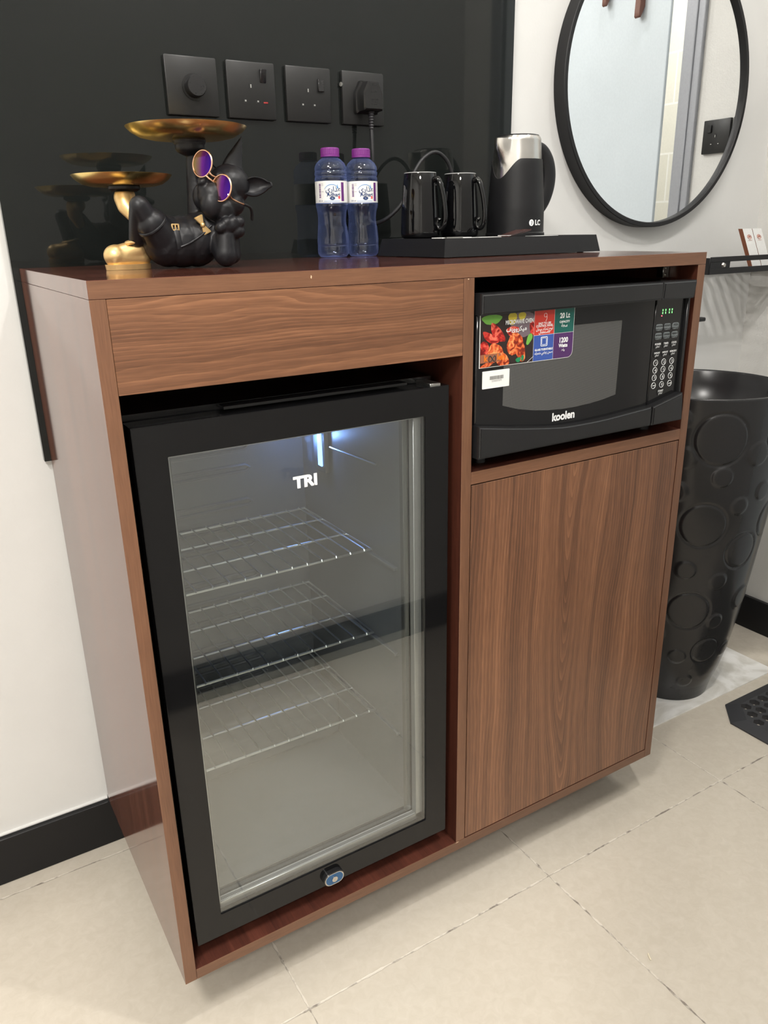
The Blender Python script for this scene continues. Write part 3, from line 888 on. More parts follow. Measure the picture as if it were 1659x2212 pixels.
# promotional sticker
sx0, sx1, sz0, sz1 = .5248, .7048, .8550, .9292
xm, xr, zm = .6252, .6650, .8928
st = obj('sticker', (lambda b_: (prism_xz(b_, rrect(sx0 - .0008, sx1 + .0004, sz0 - .0008, sz1 + .0003, .010, corners=(0, 1, 0, 0)), MY + .0090, MY + .0099), b_)[1])(bmesh.new()), M['paper'], dm, smooth=0)
def patch(name, pts, mat, y=.0088, parent=st):
    bm = bmesh.new(); prism_xz(bm, pts, MY + y, MY + y + .0004); return obj(name, bm, mat, parent, smooth=0)
def rect(a, b_, c, d): return [(a, c), (b_, c), (b_, d), (a, d)]
g = .0006
bm = bmesh.new()
mats = [M['print_photo'], M['print_mauve'], M['roast'], M['tomato'], M['print_green'], M['print_yellow'], M['print_dgreen'], M['print_white'], M['print_orange'], M['print_black'], M['box_side']]
prism_xz(bm, rect(sx0, xm - g, sz0, sz1), MY + .0088, MY + .0092, 0)
def blob(cx, cz, rx, rz, rot, mi, lay, n=18, wob=.08, ph=0):
    pts = []
    for k in range(n):
        a = 2 * PI * k / n
        rr = 1 + wob * math.sin(3 * a + ph) + wob * .5 * math.sin(5 * a + ph * 2)
        u, v = rx * rr * math.cos(a), rz * rr * math.sin(a)
        x = cx + u * math.cos(rot) - v * math.sin(rot); z = cz + u * math.sin(rot) + v * math.cos(rot)
        pts.append((min(max(x, sx0 + .0001), xm - g - .0001), min(max(z, sz0 + .0001), sz1 - .0001)))
    y = MY + .0088 - .00006 * lay
    vs = [bm.verts.new((x, y, z)) for x, z in pts]; f = bm.faces.new(vs); f.material_index = mi
    f.normal_update()
    if f.normal.y > 0: f.normal_flip()
blob(.603, .912, .024, .019, 0, 1, 1); blob(.545, .922, .018, .007, 0, 4, 2); blob(.583, .921, .008, .009, 0, 5, 2); blob(.601, .923, .007, .006, 0, 5, 2)
blob(.622, .905, .006, .011, 0, 3, 2); blob(.556, .902, .018, .0075, -.8, 3, 3); blob(.543, .896, .016, .006, -.5, 3, 4); blob(.584, .903, .012, .007, 0, 3, 4)
blob(.589, .884, .0155, .0165, -.5, 2, 5, ph=1); blob(.600, .872, .009, .015, .35, 2, 6); blob(.531, .879, .009, .014, 0, 3, 6); blob(.552, .874, .0145, .0135, 0, 2, 7, ph=2)
blob(.566, .863, .013, .010, -.7, 2, 8); blob(.616, .889, .0045, .009, -.5, 4, 6); blob(.596, .8605, .005, .0035, .2, 6, 8); blob(.604, .8625, .0025, .0045, 0, 6, 9)
blob(.538, .8585, .013, .0035, .3, 2, 5)
vs = [bm.verts.new((x, MY + .00815, z)) for x, z in rect(sx0 + .0002, .5620, .8615, .8735)]; f = bm.faces.new(vs); f.material_index = 10
vs = [bm.verts.new((x, MY + .00790, z)) for x, z in [(.6135, sz0 + .0002), (.6250, .8625), (.6250, .8632), (.6125, sz0 + .0002)]]; bm.faces.new(vs).material_index = 7
text_bm(bm, 'MICROWAVE OVEN', .0085, front(.5960, MY + .0079, .9155), mi=7, bold=.00022, sx=.70)
text_bm(bm, arabic('ميكروويف'), .0095, front(.5905, MY + .0079, .9055), mi=7, bold=.0002)
text_bm(bm, 'k', .0125, front(.5345, MY + .0079, .8675), mi=8, bold=.0003); text_bm(bm, 'len', .0125, front(.5628, MY + .0079, .8675), mi=8, bold=.0003)
def eight(cx, cz, w, h, y, mi, r=.0007):
    n = 40
    tube(bm, [(cx + w * math.sin(2 * PI * k / n), y, cz + h * math.sin(4 * PI * k / n)) for k in range(n)], r, seg=5, closed=True, mi=mi)
eight(.5465, .8665, .0062, .0042, MY + .0079, 9)
obj('picture', bm, mats, st, smooth=0)
def tile(name, x0, x1, z0, z1, mat, words, cor=(0, 0, 0, 0)):
    bm = bmesh.new()
    prism_xz(bm, rrect(x0, x1, z0, z1, .0092, corners=cor), MY + .0088, MY + .0092)
    for w, sz, x, z, b_, sx_ in words: text_bm(bm, w, sz, front(x, MY + .0085, z), mi=1, bold=b_, sx=sx_)
    if name == 'red_tile':
        tube(bm, [(Vector((.6462 + .0028 * math.cos(a), MY + .0086, .9213 + .0028 * math.sin(a)))) for a in [k * .5 for k in range(12)]], .00030, seg=4, mi=1)
        tube(bm, smooth_path([(.6488, MY + .0086, .921), (.6490, MY + .0086, .916), (.6470, MY + .0086, .9125)], 4), .00030, seg=4, mi=1)
    if name == 'blue_tile':
        for a, r in ((.0062, .0005),):
            q = rrect(.6455 - a, .6455 + a, .8828 - .0066, .8828 + .0066, .001, n=2)
            tube(bm, [(x, MY + .0086, z) for x, z in q], r, seg=4, closed=True, mi=1)
            q = rrect(.6455 - a * .7, .6455 + a * .7, .8828 - .0046, .8828 + .0050, .001, n=2)
            tube(bm, [(x, MY + .0086, z) for x, z in q], .0003, seg=4, closed=True, mi=1)
    return obj('colour_tile', bm, [mat, M['print_white']], st, smooth=0)
tile('red_tile', xm, xr - g, zm + g / 2, sz1, M['print_red'], [('EASY TO USE', .0044, .6452, .9095, .00012, .95), ('CONTROL PANEL', .0044, .6452, .9058, .00012, .95), (arabic('لوح تحكم سهل'), .0056, .6452, .9013, .0001, 1), (arabic('الاستعمال'), .0056, .6452, .8968, .0001, 1)])
tile('teal_tile', xr, sx1 - .0004, zm + g / 2, sz1, M['print_teal'], [('20 Lt', .0105, .6850, .9180, .00035, .9), ('CAPACITY', .0044, .6850, .9090, .00015, 1), (arabic('سعة'), .0070, .6850, .9035, .0001, 1)])
tile('blue_tile', xm, xr - g, sz0, zm - g / 2, M['print_blue'], [('GLASS TURNTABLE', .0042, .6453, .8710, .00015, .98), (arabic('صحن زجاجي متحرك'), .0054, .6453, .8662, .0001, .80)])
tile('purple_tile', xr, sx1 - .0004, sz0, zm - g / 2, M['print_purple'], [('1200', .0105, .6845, .8815, .00035, .9), ('Watts', .0075, .6845, .8735, .0003, .95), (arabic('واط'), .0050, .6845, .8670, .0001, 1)], cor=(0, 1, 0, 0))
# white barcode label
bm = bmesh.new(); prism_xz(bm, rrect(.5305, .5805, .8235, .8490, .0008), MY + .0088, MY + .0099)
ws = obj('barcode_label', bm, M['paper'], dm, smooth=0)
bm = bmesh.new()
x = .5435
while x < .5690:
    w = random.choice((.0003, .0005, .0008)); prism_xz(bm, rect(x, x + w, .8360, .8412), MY + .0085, MY + .0089); x += w + random.choice((.0003, .0005))
text_bm(bm, '2236027379', .0034, front(.5562, MY + .0084, .8338), sx=1.1)
obj('barcode', bm, M['barcode'], ws, smooth=0)
for x, y in ((X0 + .04, .04), (X1 - .04, .04), (X0 + .04, .32), (X1 - .04, .32)):
    obj('foot', lat([(0, .7012), (.010, .7012), (.009, .7270), (0, .7270)], x, y, seg=16), M['rubber'], t)

# ------------------------------------------------------------------ sockets on the panel
PY = .480
def plate(px, pz, label, h=.0085):
    t = empty('wall_socket', (px, PY, pz), label, 'socket', 'black square sockets on the wall panel')
    bm = bmesh.new(); box(bm, px - .043, px + .043, PY - h, PY + .0002, pz - .043, pz + .043, bev=.0022, seg=2)
    obj('face_plate', bm, M['socket'], t)
    return t
def holes(t, px, pz, y):
    bm = bmesh.new()
    for x, z, w, hh in ((px, pz + .0085, .0021, .0045), (px - .0112, pz - .0135, .0034, .0025), (px + .0112, pz - .0135, .0034, .0025)):
        box(bm, x - w, x + w, y - .0004, y + .001, z - hh, z + hh)
    pins = obj('pin_slots', bm, M['socket_dark'], t, smooth=0)
    for x, z, w, hh in ((px + .0006, pz + .0095, .0010, .0026), (px - .0104, pz - .0128, .0014, .0012), (px + .0120, pz - .0128, .0014, .0012)):
        obj('contact', bx(x - w, x + w, y - .0007, y, z - hh, z + hh), M['steel_pin'], pins, smooth=0)
def rocker(t, x, z, y, tilt=1):
    bm = bmesh.new(); box(bm, x - .0055, x + .0055, y - .0035, y + .001, z - .010, z + .010, bev=.0008)
    for v in bm.verts:
        if v.co.y < y - .002: v.co.y -= .0022 * tilt * (-(v.co.z - z) / .010)
    obj('rocker_switch', bm, M['black_plastic'], t)
SZ = 1.2683
d = plate(.3006, SZ, 'black dimmer plate with round knob, leftmost on the wall panel')
d['category'] = 'dimmer'; d.name = 'dimmer_switch'
bm = bmesh.new()
n = 48
ring = lambda r, y: [bm.verts.new((.3030 + r * (1 + (.02 if k % 2 and r > .0155 else 0)) * math.cos(2 * PI * k / n), y, SZ - .001 + r * (1 + (.02 if k % 2 and r > .0155 else 0)) * math.sin(2 * PI * k / n))) for k in range(n)]
R_ = [ring(.0165, PY - .008), ring(.0160, PY - .022), ring(.0148, PY - .0245), ring(.010, PY - .0247)]
for a, b_ in zip(R_, R_[1:]):
    for k in range(n): bm.faces.new((a[k], a[(k + 1) % n], b_[(k + 1) % n], b_[k]))
bm.faces.new(R_[-1]); bmesh.ops.recalc_face_normals(bm, faces=bm.faces)
obj('knob', bm, M['black_plastic'], d)
obj('knob_collar', (lambda b_: (tube(b_, [(.3030, PY - .0082, SZ - .001), (.3030, PY - .0105, SZ - .001)], .0195, seg=40), b_)[1])(bmesh.new()), M['socket'], d)
s1 = plate(.4027, SZ, 'black switched socket with a small red neon, second plate from the left')
holes(s1, .4005, SZ - .003, PY - .0085); rocker(s1, .4235, SZ + .0225, PY - .0085, -1)
obj('neon', bx(.4225, .4305, PY - .0091, PY - .008, SZ - .0185, SZ - .0160, bev=.0004), plain('dull_red_neon', srgb(150, 46, 46), .4), s1)
s2 = plate(.5087, SZ, 'black switched socket without neon, between the red neon socket and the plugged socket')
holes(s2, .5065, SZ - .003, PY - .0085); rocker(s2, .5315, SZ + .0155, PY - .0085, .3)
s3 = plate(.6177, SZ, 'black switched socket holding the kettle plug, rightmost on the panel')
rocker(s3, .6395, SZ + .0160, PY - .0085, -1)
obj('side_screw', (lambda b_: (tube(b_, [(.5752, PY - .005, SZ + .021), (.5735, PY - .006, SZ + .021)], .0035, seg=16), b_)[1])(bmesh.new()), M['steel_pin'], s3)

# plug and cord of the kettle
cx, cz = .6195, SZ - .0020
t = empty('power_plug', (cx, PY - .0086, cz), 'black three-pin plug and long cord leading behind the bottles and mugs', 'plug')
bm = bmesh.new()
def plug_out(s): return [(cx + x * s, cz + z * s) for x, z in ((-.019, -.021), (.019, -.021), (.0205, -.017), (.0205, .008), (.011, .026), (-.011, .026), (-.0205, .008), (-.0205, -.017))]
for (sa, ya), (sb, yb_) in (((1.12, PY - .0088), (1.12, PY - .018)), ((1.12, PY - .018), (1.0, PY - .022)), ((1.0, PY - .022), (.96, PY - .040)), ((.96, PY - .040), (.85, PY - .0435))):
    A = [bm.verts.new((x, ya, z)) for x, z in plug_out(sa)]; B = [bm.verts.new((x, yb_, z)) for x, z in plug_out(sb)]
    for k in range(8): bm.faces.new((A[k], A[(k + 1) % 8], B[(k + 1) % 8], B[k]))
bm.faces.new(B); bmesh.ops.remove_doubles(bm, verts=bm.verts, dist=1e-5); bmesh.ops.recalc_face_normals(bm, faces=bm.faces)
pb = obj('plug_body', bm, M['socket'], t, smooth=30)
bm = bmesh.new()
for w, sz, dz in (('13A', .0050, .019), ('250V', .0060, .009), ('.', .006, .006), ('Approved', .0038, -.003), ('BS1363', .0040, -.0075), ('13 AMP', .0038, -.0115)): text_bm(bm, w, sz, front(cx, PY - .0437, cz + dz))
obj('moulded_text', bm, M['black_plastic'], pb, smooth=0)
bm = bmesh.new()
y = PY - .031
pts = []; rs = []
for k in range(15):
    pts.append((cx, y, cz - .020 - k * .0022)); rs.append((.0062 if k % 2 else .0048) * (1 - .02 * k))
tube(bm, pts, rs, seg=16)
obj('strain_relief', bm, M['rubber'], t)
cord = [(cx, y, cz - .048), (cx, y - .002, 1.17), (cx + .001, .4555, 1.10), (.6180, .4615, 1.066), (.628, .452, 1.058), (.645, .43, 1.070), (.664, .415, 1.095), (.680, .410, 1.135), (.704, .410, 1.166), (.732, .410, 1.179), (.757, .410, 1.167), (.772, .410, 1.140), (.785, .405, 1.09), (.80, .400, 1.043)]
obj('cord', tb(smooth_path(cord, 8), .0034, seg=12), M['rubber'], t)

# ------------------------------------------------------------------ bottles
def bottle(x, y, rot, label):
    t = empty('water_bottle', (x, y, 1.0), label, 'bottle', 'water bottles on the cabinet top')
    R0 = .0285
    prof = [(.0, .0035), (.010, .0020), (.018, .0004), (.0235, .0008), (.0275, .006), (.0283, .012), (.0283, .019), (.0272, .0205), (.0283, .0222), (.0282, .032), (.0270, .045), (.0258, .058), (.0255, .068), (.0264, .078), (.0282, .086), (.0284, .090),
            (.0276, .0915), (.0276, .1275), (.0284, .129), (.0284, .133), (.0272, .1345), (.0272, .1365), (.0284, .138), (.0284, .142), (.0268, .1445), (.0282, .1465), (.0276, .151), (.0245, .157), (.0185, .1625), (.0135, .1655), (.0128, .168), (.0128, .174), (0, .174)]
    bm = bmesh.new(); seg = 96
    lathe(bm, [(r, z) for r, z in prof], 0, 0, seg=seg)
    bmesh.ops.subdivide_edges(bm, edges=[e_ for e_ in bm.edges if abs(e_.verts[0].co.z - e_.verts[1].co.z) > .008], cuts=3, use_grid_fill=True)
    for v in bm.verts:   # pressed facets below the label
        z = v.co.z; r = math.hypot(v.co.x, v.co.y)
        if .020 < z < .088 and r > .02:
            a = math.atan2(v.co.y, v.co.x) * 5 + (.8 if z > .054 else 0) + z * 30
            w = math.sin((z - .020) / .068 * PI)
            k = 1 - .055 * w * max(0, math.cos(a)) ** .6 if math.cos(a) > 0 else 1
            v.co.x *= k; v.co.y *= k
        v.co += Vector((x, y, 1.0004))
    bmesh.ops.recalc_face_normals(bm, faces=bm.faces)
    obj('bottle_body', bm, M['bottle'], t, smooth=35)
    cap = []
    cp_ = [(.0138, .1668), (.0166, .1668), (.0166, .1695), (.0160, .1700), (.0164, .1705), (.0164, .1795), (.0150, .1812), (0, .1814)]
    bm = bmesh.new(); lathe(bm, [(r, z + 1.0004) for r, z in cp_], x, y, seg=72)
    for v in bm.verts:
        z = v.co.z - 1.0004
        if .1702 < z < .180:
            a = math.atan2(v.co.y - y, v.co.x - x); k = round(a / (2 * PI) * 72) % 2
            s = 1 - .025 * k; v.co.x = x + (v.co.x - x) * s; v.co.y = y + (v.co.y - y) * s
    bmesh.ops.recalc_face_normals(bm, faces=bm.faces)
    obj('cap', bm, M['cap'], t, smooth=20)
    bm = bmesh.new(); RL = .0285
    lathe(bm, [(RL - .0007, 1.0922), (RL, 1.0922), (RL, 1.1275), (RL - .0007, 1.1275)], x, y, seg=96, cap0=False, cap1=False)
    lb = obj('label_wrap', bm, M['paper'], t)
    # print: laid out flat as (u, v) then wrapped; u=0 faces the viewer
    bm = bmesh.new()
    mats_ = [M['print_navy'], M['print_violet'], M['print_sky'], M['print_pink'], M['print_mauve']]
    def pl(u, v): return Matrix.Translation((u, v, 0))
    def r_(u0, u1, v0, v1, mi):
        n = max(1, int((u1 - u0) / .002))
        for k in range(n):
            a, b_ = u0 + (u1 - u0) * k / n, u0 + (u1 - u0) * (k + 1) / n
            bm.faces.new([bm.verts.new(p) for p in ((a, v0, 0), (b_, v0, 0), (b_, v1, 0), (a, v1, 0))]).material_index = mi
    text_bm(bm, 'Adhari', .0088, pl(.0030, -.0052), mi=0, bold=.0002)
    text_bm(bm, arabic('عذاري'), .0115, pl(.0025, .0035), mi=0, bold=.00015)
    n = 14
    for k in range(n):   # blue arc above, lens shape below
        a0, a1 = 2.7 - 2.1 * k / n, 2.7 - 2.1 * (k + 1) / n
        bm.faces.new([bm.verts.new(p) for p in ((.0145 * math.cos(a0), -.0015 + .0135 * math.sin(a0), 0), (.0145 * math.cos(a1), -.0015 + .0135 * math.sin(a1), 0), (.0145 * math.cos(a1), -.0025 + .0135 * math.sin(a1), 0), (.0145 * math.cos(a0), -.0025 + .0135 * math.sin(a0), 0))][::-1]).material_index = 2
    bm.faces.new([bm.verts.new((.0006 + .0048 * math.cos(a), -.0105 + (.0022 if math.sin(a) > 0 else .0034) * math.sin(a), 0)) for a in [2 * PI * k / 16 for k in range(16)]]).material_index = 0
    bm.faces.new([bm.verts.new((.0130 + .0021 * math.cos(a), -.0095 + .0026 * math.sin(a), 0)) for a in [2 * PI * k / 14 for k in range(14)]]).material_index = 3
    bm.faces.new([bm.verts.new(p) for p in ((.0085, .0050, 0), (.0118, .0050, 0), (.0100, .0125, 0))]).material_index = 2
    r_(.0175, .0235, -.0155, .0150, 1)
    r_(-.0150, .0140, -.0158, -.0152, 2)
    vv = .013
    while vv > -.008:
        w_ = random.choice((.0008, .0014, .0005)); r_(-.0245, -.0205, vv - w_, vv, 1); vv -= w_ + .0007
    text_bm(bm, '330 ml', .0036, pl(-.0220, -.0148), mi=0)
    for vv in (.010, .0125, -.0): r_(-.0195, -.0150, vv, vv + .0004, 4)
    bmesh.ops.subdivide_edges(bm, edges=[e_ for e_ in bm.edges if abs(e_.verts[0].co.x - e_.verts[1].co.x) > .003], cuts=1)
    for v in bm.verts:
        a = rot + v.co.x / RL
        v.co = Vector((x + (RL + .0003) * math.cos(a), y + (RL + .0003) * math.sin(a), 1.1100 + v.co.y))
    obj('print', bm, mats_, lb, smooth=0)
    return t
bottle(.5265, .4370, math.radians(-116), 'blue plastic water bottle with purple cap, left of the pair')
bottle(.5862, .4320, math.radians(-108), 'blue plastic water bottle with purple cap, beside the tea tray')

# ------------------------------------------------------------------ tea tray with mugs and kettle
TZ = 1.0295
tx0, tx1, ty0, ty1 = .5965, .9460, .190, .398
t = empty('tea_tray', ((tx0 + tx1) / 2, .29, 1.0), 'flat matt black serving tray under the mugs and kettle', 'tray')
bm = bmesh.new()
def ringv(ins, z): return [bm.verts.new(p) for p in ((tx0 + ins, ty0 + ins, z), (tx1 - ins, ty0 + ins, z), (tx1 - ins, ty1 - ins, z), (tx0 + ins, ty1 - ins, z))]
A, B, C_, D_ = ringv(0, 1.0012), ringv(.006, TZ + .0005), ringv(.010, TZ + .0005), ringv(.011, TZ - .0008)
for P, Q in ((A, B), (B, C_), (C_, D_)):
    for k in range(4): bm.faces.new((P[k], P[(k + 1) % 4], Q[(k + 1) % 4], Q[k]))
bm.faces.new(D_); bm.faces.new(list(reversed(A))); bmesh.ops.recalc_face_normals(bm, faces=bm.faces)
obj('tray_body', bm, M['matt_black'], t, smooth=0)
for x, y in ((tx0 + .03, ty0 + .03), (tx1 - .02, ty0 + .03), (tx0 + .03, ty1 - .03), (tx1 - .02, ty1 - .03)):
    obj('foot', lat([(0, 1.0), (.006, 1.0), (.006, 1.0018), (0, 1.0018)], x, y, seg=14), M['rubber'], t)
TT = TZ - .0006

def mug(x, y, label):
    t = empty('mug', (x, y, TT), label, 'mug', 'black mugs on the tea tray')
    z = TT
    K = 1.038
    outer = [(0, z + .0015), (.024, z + .0015), (.0255, z), (.0285, z + .001), (.0320, z + .004), (.0328, z + .010), (.0318, z + .045), (.0290, z + .080), (.0268, z + .102)]
    full = outer + [(.0262, z + .1035), (.0252, z + .1030), (.0270, z + .080), (.0295, z + .04), (.0290, z + .012), (0, z + .006)]
    bm = bmesh.new(); lathe(bm, [(r * K, z + (h - z) * K) for r, h in full], x, y, seg=64)
    bmesh.ops.recalc_face_normals(bm, faces=bm.faces)
    obj('cup', bm, M['ceramic'], t, smooth=60)
    obj('rim', tb([(x + .0262 * K * math.cos(2 * PI * k / 64), y + .0262 * K * math.sin(2 * PI * k / 64), z + .1034 * K) for k in range(64)], .0007, seg=6, closed=True), M['white_rim'], t)
    ang = math.radians(-62); dx, dy = math.cos(ang), math.sin(ang)
    # handle leaves near the rim and curls back above the foot
    path = [(.0265, .092), (.032, .094), (.0375, .087), (.043, .070), (.0465, .050), (.0475, .034), (.0450, .021), (.0400, .0155), (.0350, .0170), (.0325, .0240), (.0345, .0310), (.0375, .0290)]
    pts = smooth_path([(x + dx * r * K, y + dy * r * K, z + h * K) for r, h in path], 6)
    k_ = len(pts)
    rs = [.0058 - .0018 * (i / k_) for i in range(k_)]
    obj('handle', tb(pts, rs, seg=14, ry=[r * .8 for r in rs], up=(-dy, dx, 0)), M['ceramic'], t)
    return t
m1 = mug(.6445, .330, 'glossy black mug with curled handle, nearer the water bottles')
m2 = mug(.7305, .330, 'glossy black mug with curled handle, between the other mug and kettle')

# kettle
kx_, ky_ = .8715, .3420
t = empty('electric_kettle', (kx_, ky_, TT), 'matt black electric kettle with brushed steel top on the tray', 'kettle')
SP = math.radians(188)   # spout direction
z = TT
obj('base', lat([(0, z), (.0555, z), (.0560, z + .003), (.0555, z + .0065), (0, z + .0065)], kx_, ky_), M['matt_black'], t)
bm = bmesh.new()
prof = [(.0525, .007), (.0515, .05), (.0480, .10), (.0450, .14), (.0432, .160), (.0426, .1700), (.0412, .1735)]
NS = 120
def spout_r(a, h):
    d = (a - SP + PI) % (2 * PI) - PI
    w = max(0, 1 - abs(d) / math.radians(30))
    k = max(0, min(1, (h - .118) / .045)); k = k * k * (3 - 2 * k)
    return .0155 * (w * w * (3 - 2 * w)) * k
hs = [.007, .05, .10, .115, .125, .135, .145, .152, .160, .1660, .1690]
def rad(h):
    for (r0, h0), (r1, h1) in zip(prof, prof[1:]):
        if h0 <= h <= h1: return r0 + (r1 - r0) * (h - h0) / (h1 - h0)
    return prof[-1][0]
rings = []
for h in hs:
    rings.append([bm.verts.new((kx_ + (rad(h) + spout_r(2 * PI * k / NS, h)) * math.cos(2 * PI * k / NS), ky_ + (rad(h) + spout_r(2 * PI * k / NS, h)) * math.sin(2 * PI * k / NS), z + h)) for k in range(NS)])
top = []
for r in (.0412, .0400):
    hh = .1735
    top.append([bm.verts.new((kx_ + (r + spout_r(2 * PI * k / NS, .169) * (.5 if r > .041 else 0)) * math.cos(2 * PI * k / NS), ky_ + (r + spout_r(2 * PI * k / NS, .169) * (.5 if r > .041 else 0)) * math.sin(2 * PI * k / NS), z + hh - (.0 if r < .041 else .001))) for k in range(NS)])
allr = rings + [top[1]]
for a, b_ in zip(allr, allr[1:]):
    for k in range(NS): bm.faces.new((a[k], a[(k + 1) % NS], b_[(k + 1) % NS], b_[k]))
for v in top[0]: bm.verts.remove(v)
bm.faces.new(allr[-1]); bm.faces.new(list(reversed(allr[0]))); bmesh.ops.recalc_face_normals(bm, faces=bm.faces)
obj('steel_body', bm, M['steel'], t, smooth=50)
obj('lid', lat([(0, z + .1738), (.0385, z + .1738), (.0385, z + .1752), (.034, z + .1765), (0, z + .1775)], kx_, ky_), M['black_plastic'], t)
# black sleeve, dipping under the spout
bm = bmesh.new(); rings = []
K = 24
for i in range(K + 1):
    row = []
    for k in range(NS):
        a = 2 * PI * k / NS; d = abs((a - SP + PI) % (2 * PI) - PI)
        w = max(0, 1 - d / math.radians(52)); w = w * w * (3 - 2 * w)
        ht = .1340 - .0330 * w
        h = .007 + (ht - .007) * i / K
        r = rad(h) + spout_r(a, h) + .0016
        if i == K: r -= .0006
        row.append(bm.verts.new((kx_ + r * math.cos(a), ky_ + r * math.sin(a), z + h)))
    rings.append(row)
row = []
for k, v in enumerate(rings[-1]):
    d_ = Vector((v.co.x - kx_, v.co.y - ky_, 0)); row.append(bm.verts.new(v.co - d_.normalized() * .0014))
rings.append(row)
for a, b_ in zip(rings, rings[1:]):
    for k in range(NS): bm.faces.new((a[k], a[(k + 1) % NS], b_[(k + 1) % NS], b_[k]))
bmesh.ops.recalc_face_normals(bm, faces=bm.faces)
slv = obj('sleeve', bm, M['matt_black'], t, smooth=50)
# handle
HA = math.radians(-8); dx, dy = math.cos(HA), math.sin(HA)
hp = [(.038, .155), (.046, .157), (.057, .149), (.067, .132), (.0715, .110), (.0700, .087), (.0640, .066), (.0560, .050), (.0500, .043)]
pts = smooth_path([(kx_ + dx * r, ky_ + dy * r, z + h) for r, h in hp], 6)
n_ = len(pts)
rs = [.0070 + .0080 * math.sin(PI * i / (n_ - 1)) for i in range(n_)]
obj('handle', tb(pts, rs, seg=16, ry=.0075, up=(dx, dy, .2)), M['matt_black'], t)
# emblem
bm = bmesh.new()
LA = math.radians(-90)
text_bm(bm, 'LC', .0125, Matrix.Translation((.0095, 0, 0)), bold=.0005)
disc = [bm.verts.new((-.0062 + .0052 * math.cos(a), .0003 + .0058 * math.sin(a), 0)) for a in [2 * PI * k / 24 for k in range(24)]]
bm.faces.new(disc)
bm.faces.new([bm.verts.new((-.0062 + x_, y_, .0002)) for x_, y_ in ((-.0012, -.004), (.0002, -.0035), (.0018, .0005), (.0006, .0042), (-.0002, .0032), (.0004, .0004))]).material_index = 1
bmesh.ops.subdivide_edges(bm, edges=[e_ for e_ in bm.edges if e_.calc_length() > .004], cuts=1)
for v in bm.verts:
    h = .0235 + v.co.y; r = rad(h) + .0021 + v.co.z
    a = LA + v.co.x / r
    v.co = Vector((kx_ + r * math.cos(a), ky_ + r * math.sin(a), z + h))
obj('emblem', bm, [M['print_white'], M['print_black']], slv, smooth=0)

# papers and sachets on the tray
def card(name, x, y, w, d, rot, hgt, mat, label, cat, group=None, lift=0, curl=0):
    bm = bmesh.new(); box(bm, -w / 2, w / 2, -d / 2, d / 2, 0, hgt)
    bmesh.ops.subdivide_edges(bm, edges=[e_ for e_ in bm.edges if abs(e_.verts[0].co.x - e_.verts[1].co.x) > w * .9], cuts=8)
    for v in bm.verts: v.co.z += lift * (v.co.x / w + .5) + curl * (v.co.x / w) ** 2 * 4
    bmesh.ops.rotate(bm, verts=bm.verts, matrix=Matrix.Rotation(rot, 3, 'Z'), cent=(0, 0, 0))
    zmin = min(v.co.z for v in bm.verts)
    bmesh.ops.translate(bm, verts=bm.verts, vec=(x, y, TT + .0002 - zmin))
    o = obj(name, bm, mat, None, loc=(x, y, TT))
    return tag(o, label, cat, group)
card('coaster', .6360, .2240, .060, .030, 0, .0022, M['paper'], 'white paper coaster in front of the left mug', 'coaster')
card('napkin', .7080, .2240, .060, .030, .05, .0015, M['paper'], 'white folded paper in front of the right mug', 'napkin')
card('stirrer_packet', .6260, .2060, .034, .008, .05, .0030, M['steel_pin'], 'small clear packet at the left front edge of the tray', 'packet')
s_ = 'coffee sachets on the tray'
def sachet(x, y, rot, lift, label, white):
    o = card('coffee_sachet', x, y, .052, .020, rot, .0022, M['sachet'], label, 'sachet', s_, lift=lift)
    if white:
        bm = bmesh.new(); c, s2_ = math.cos(rot), math.sin(rot)
        box(bm, -.026, -.016, -.0102, .0102, .0020, .0027)
        bmesh.ops.rotate(bm, verts=bm.verts, matrix=Matrix.Rotation(rot, 3, 'Z'), cent=(0, 0, 0))
        bmesh.ops.translate(bm, verts=bm.verts, vec=(x, y, TT + .001))
        obj('tip', bm, M['paper'], o)
    return o
sachet(.7560, .2140, .25, .010, 'dark brown coffee sachet with white end, lying frontmost before the kettle', True)
sachet(.7800, .2280, .15, .0105, 'plain dark brown sachet leaning up beside the kettle', False)
card('paper_slip', .8420, .2330, .050, .030, -.1, .0012, M['paper'], 'white paper slip lying right before the kettle base', 'paper')

# ------------------------------------------------------------------ dog statue
t = empty('dog_statue', (.19, .24, 1.0), 'matt black reclining bulldog statue with golden boots holding two golden dishes', 'statue')
bm = bmesh.new()  # statue part coordinates below precomputed from image pixels at chosen depths
def ball(c, r, rot=None):
    if isinstance(r, (int, float)): r = (r, r, r)
    m_ = Matrix.Translation(c) @ (rot.to_4x4() if rot else Matrix.Identity(4)) @ Matrix.Diagonal((*r, 1))
    bmesh.ops.create_icosphere(bm, subdivisions=3, radius=1, matrix=m_)
def cap_(p, q, r0, r1, n=10, flat=1.0):
    p, q = Vector(p), Vector(q)
    for i in range(n + 1):
        u = i / n; rr = r0 + (r1 - r0) * u
        ball(p.lerp(q, u), (rr, rr * flat, rr))
RX = lambda a: Matrix.Rotation(a, 3, 'X'); RY = lambda a: Matrix.Rotation(a, 3, 'Y'); RZ = lambda a: Matrix.Rotation(a, 3, 'Z')
# trunk
ball((.163, .242, 1.036), (.033, .036, .0345)); ball((.182, .240, 1.0345), (.035, .037, .0345)); ball((.202, .238, 1.036), (.034, .036, .0355)); ball((.219, .236, 1.046), (.026, .032, .030))
cap_((.222, .232, 1.055), (.240, .224, 1.080), .020, .021)
# near thigh with shorts, knee, shin
cap_((.158, .232, 1.038), (.140, .221, 1.058), .0255, .0205, 6)
cap_((.140, .222, 1.056), (.124, .216, 1.080), .0165, .0135)
cap_((.123, .219, 1.076), (.124, .246, 1.040), .0125, .0115)
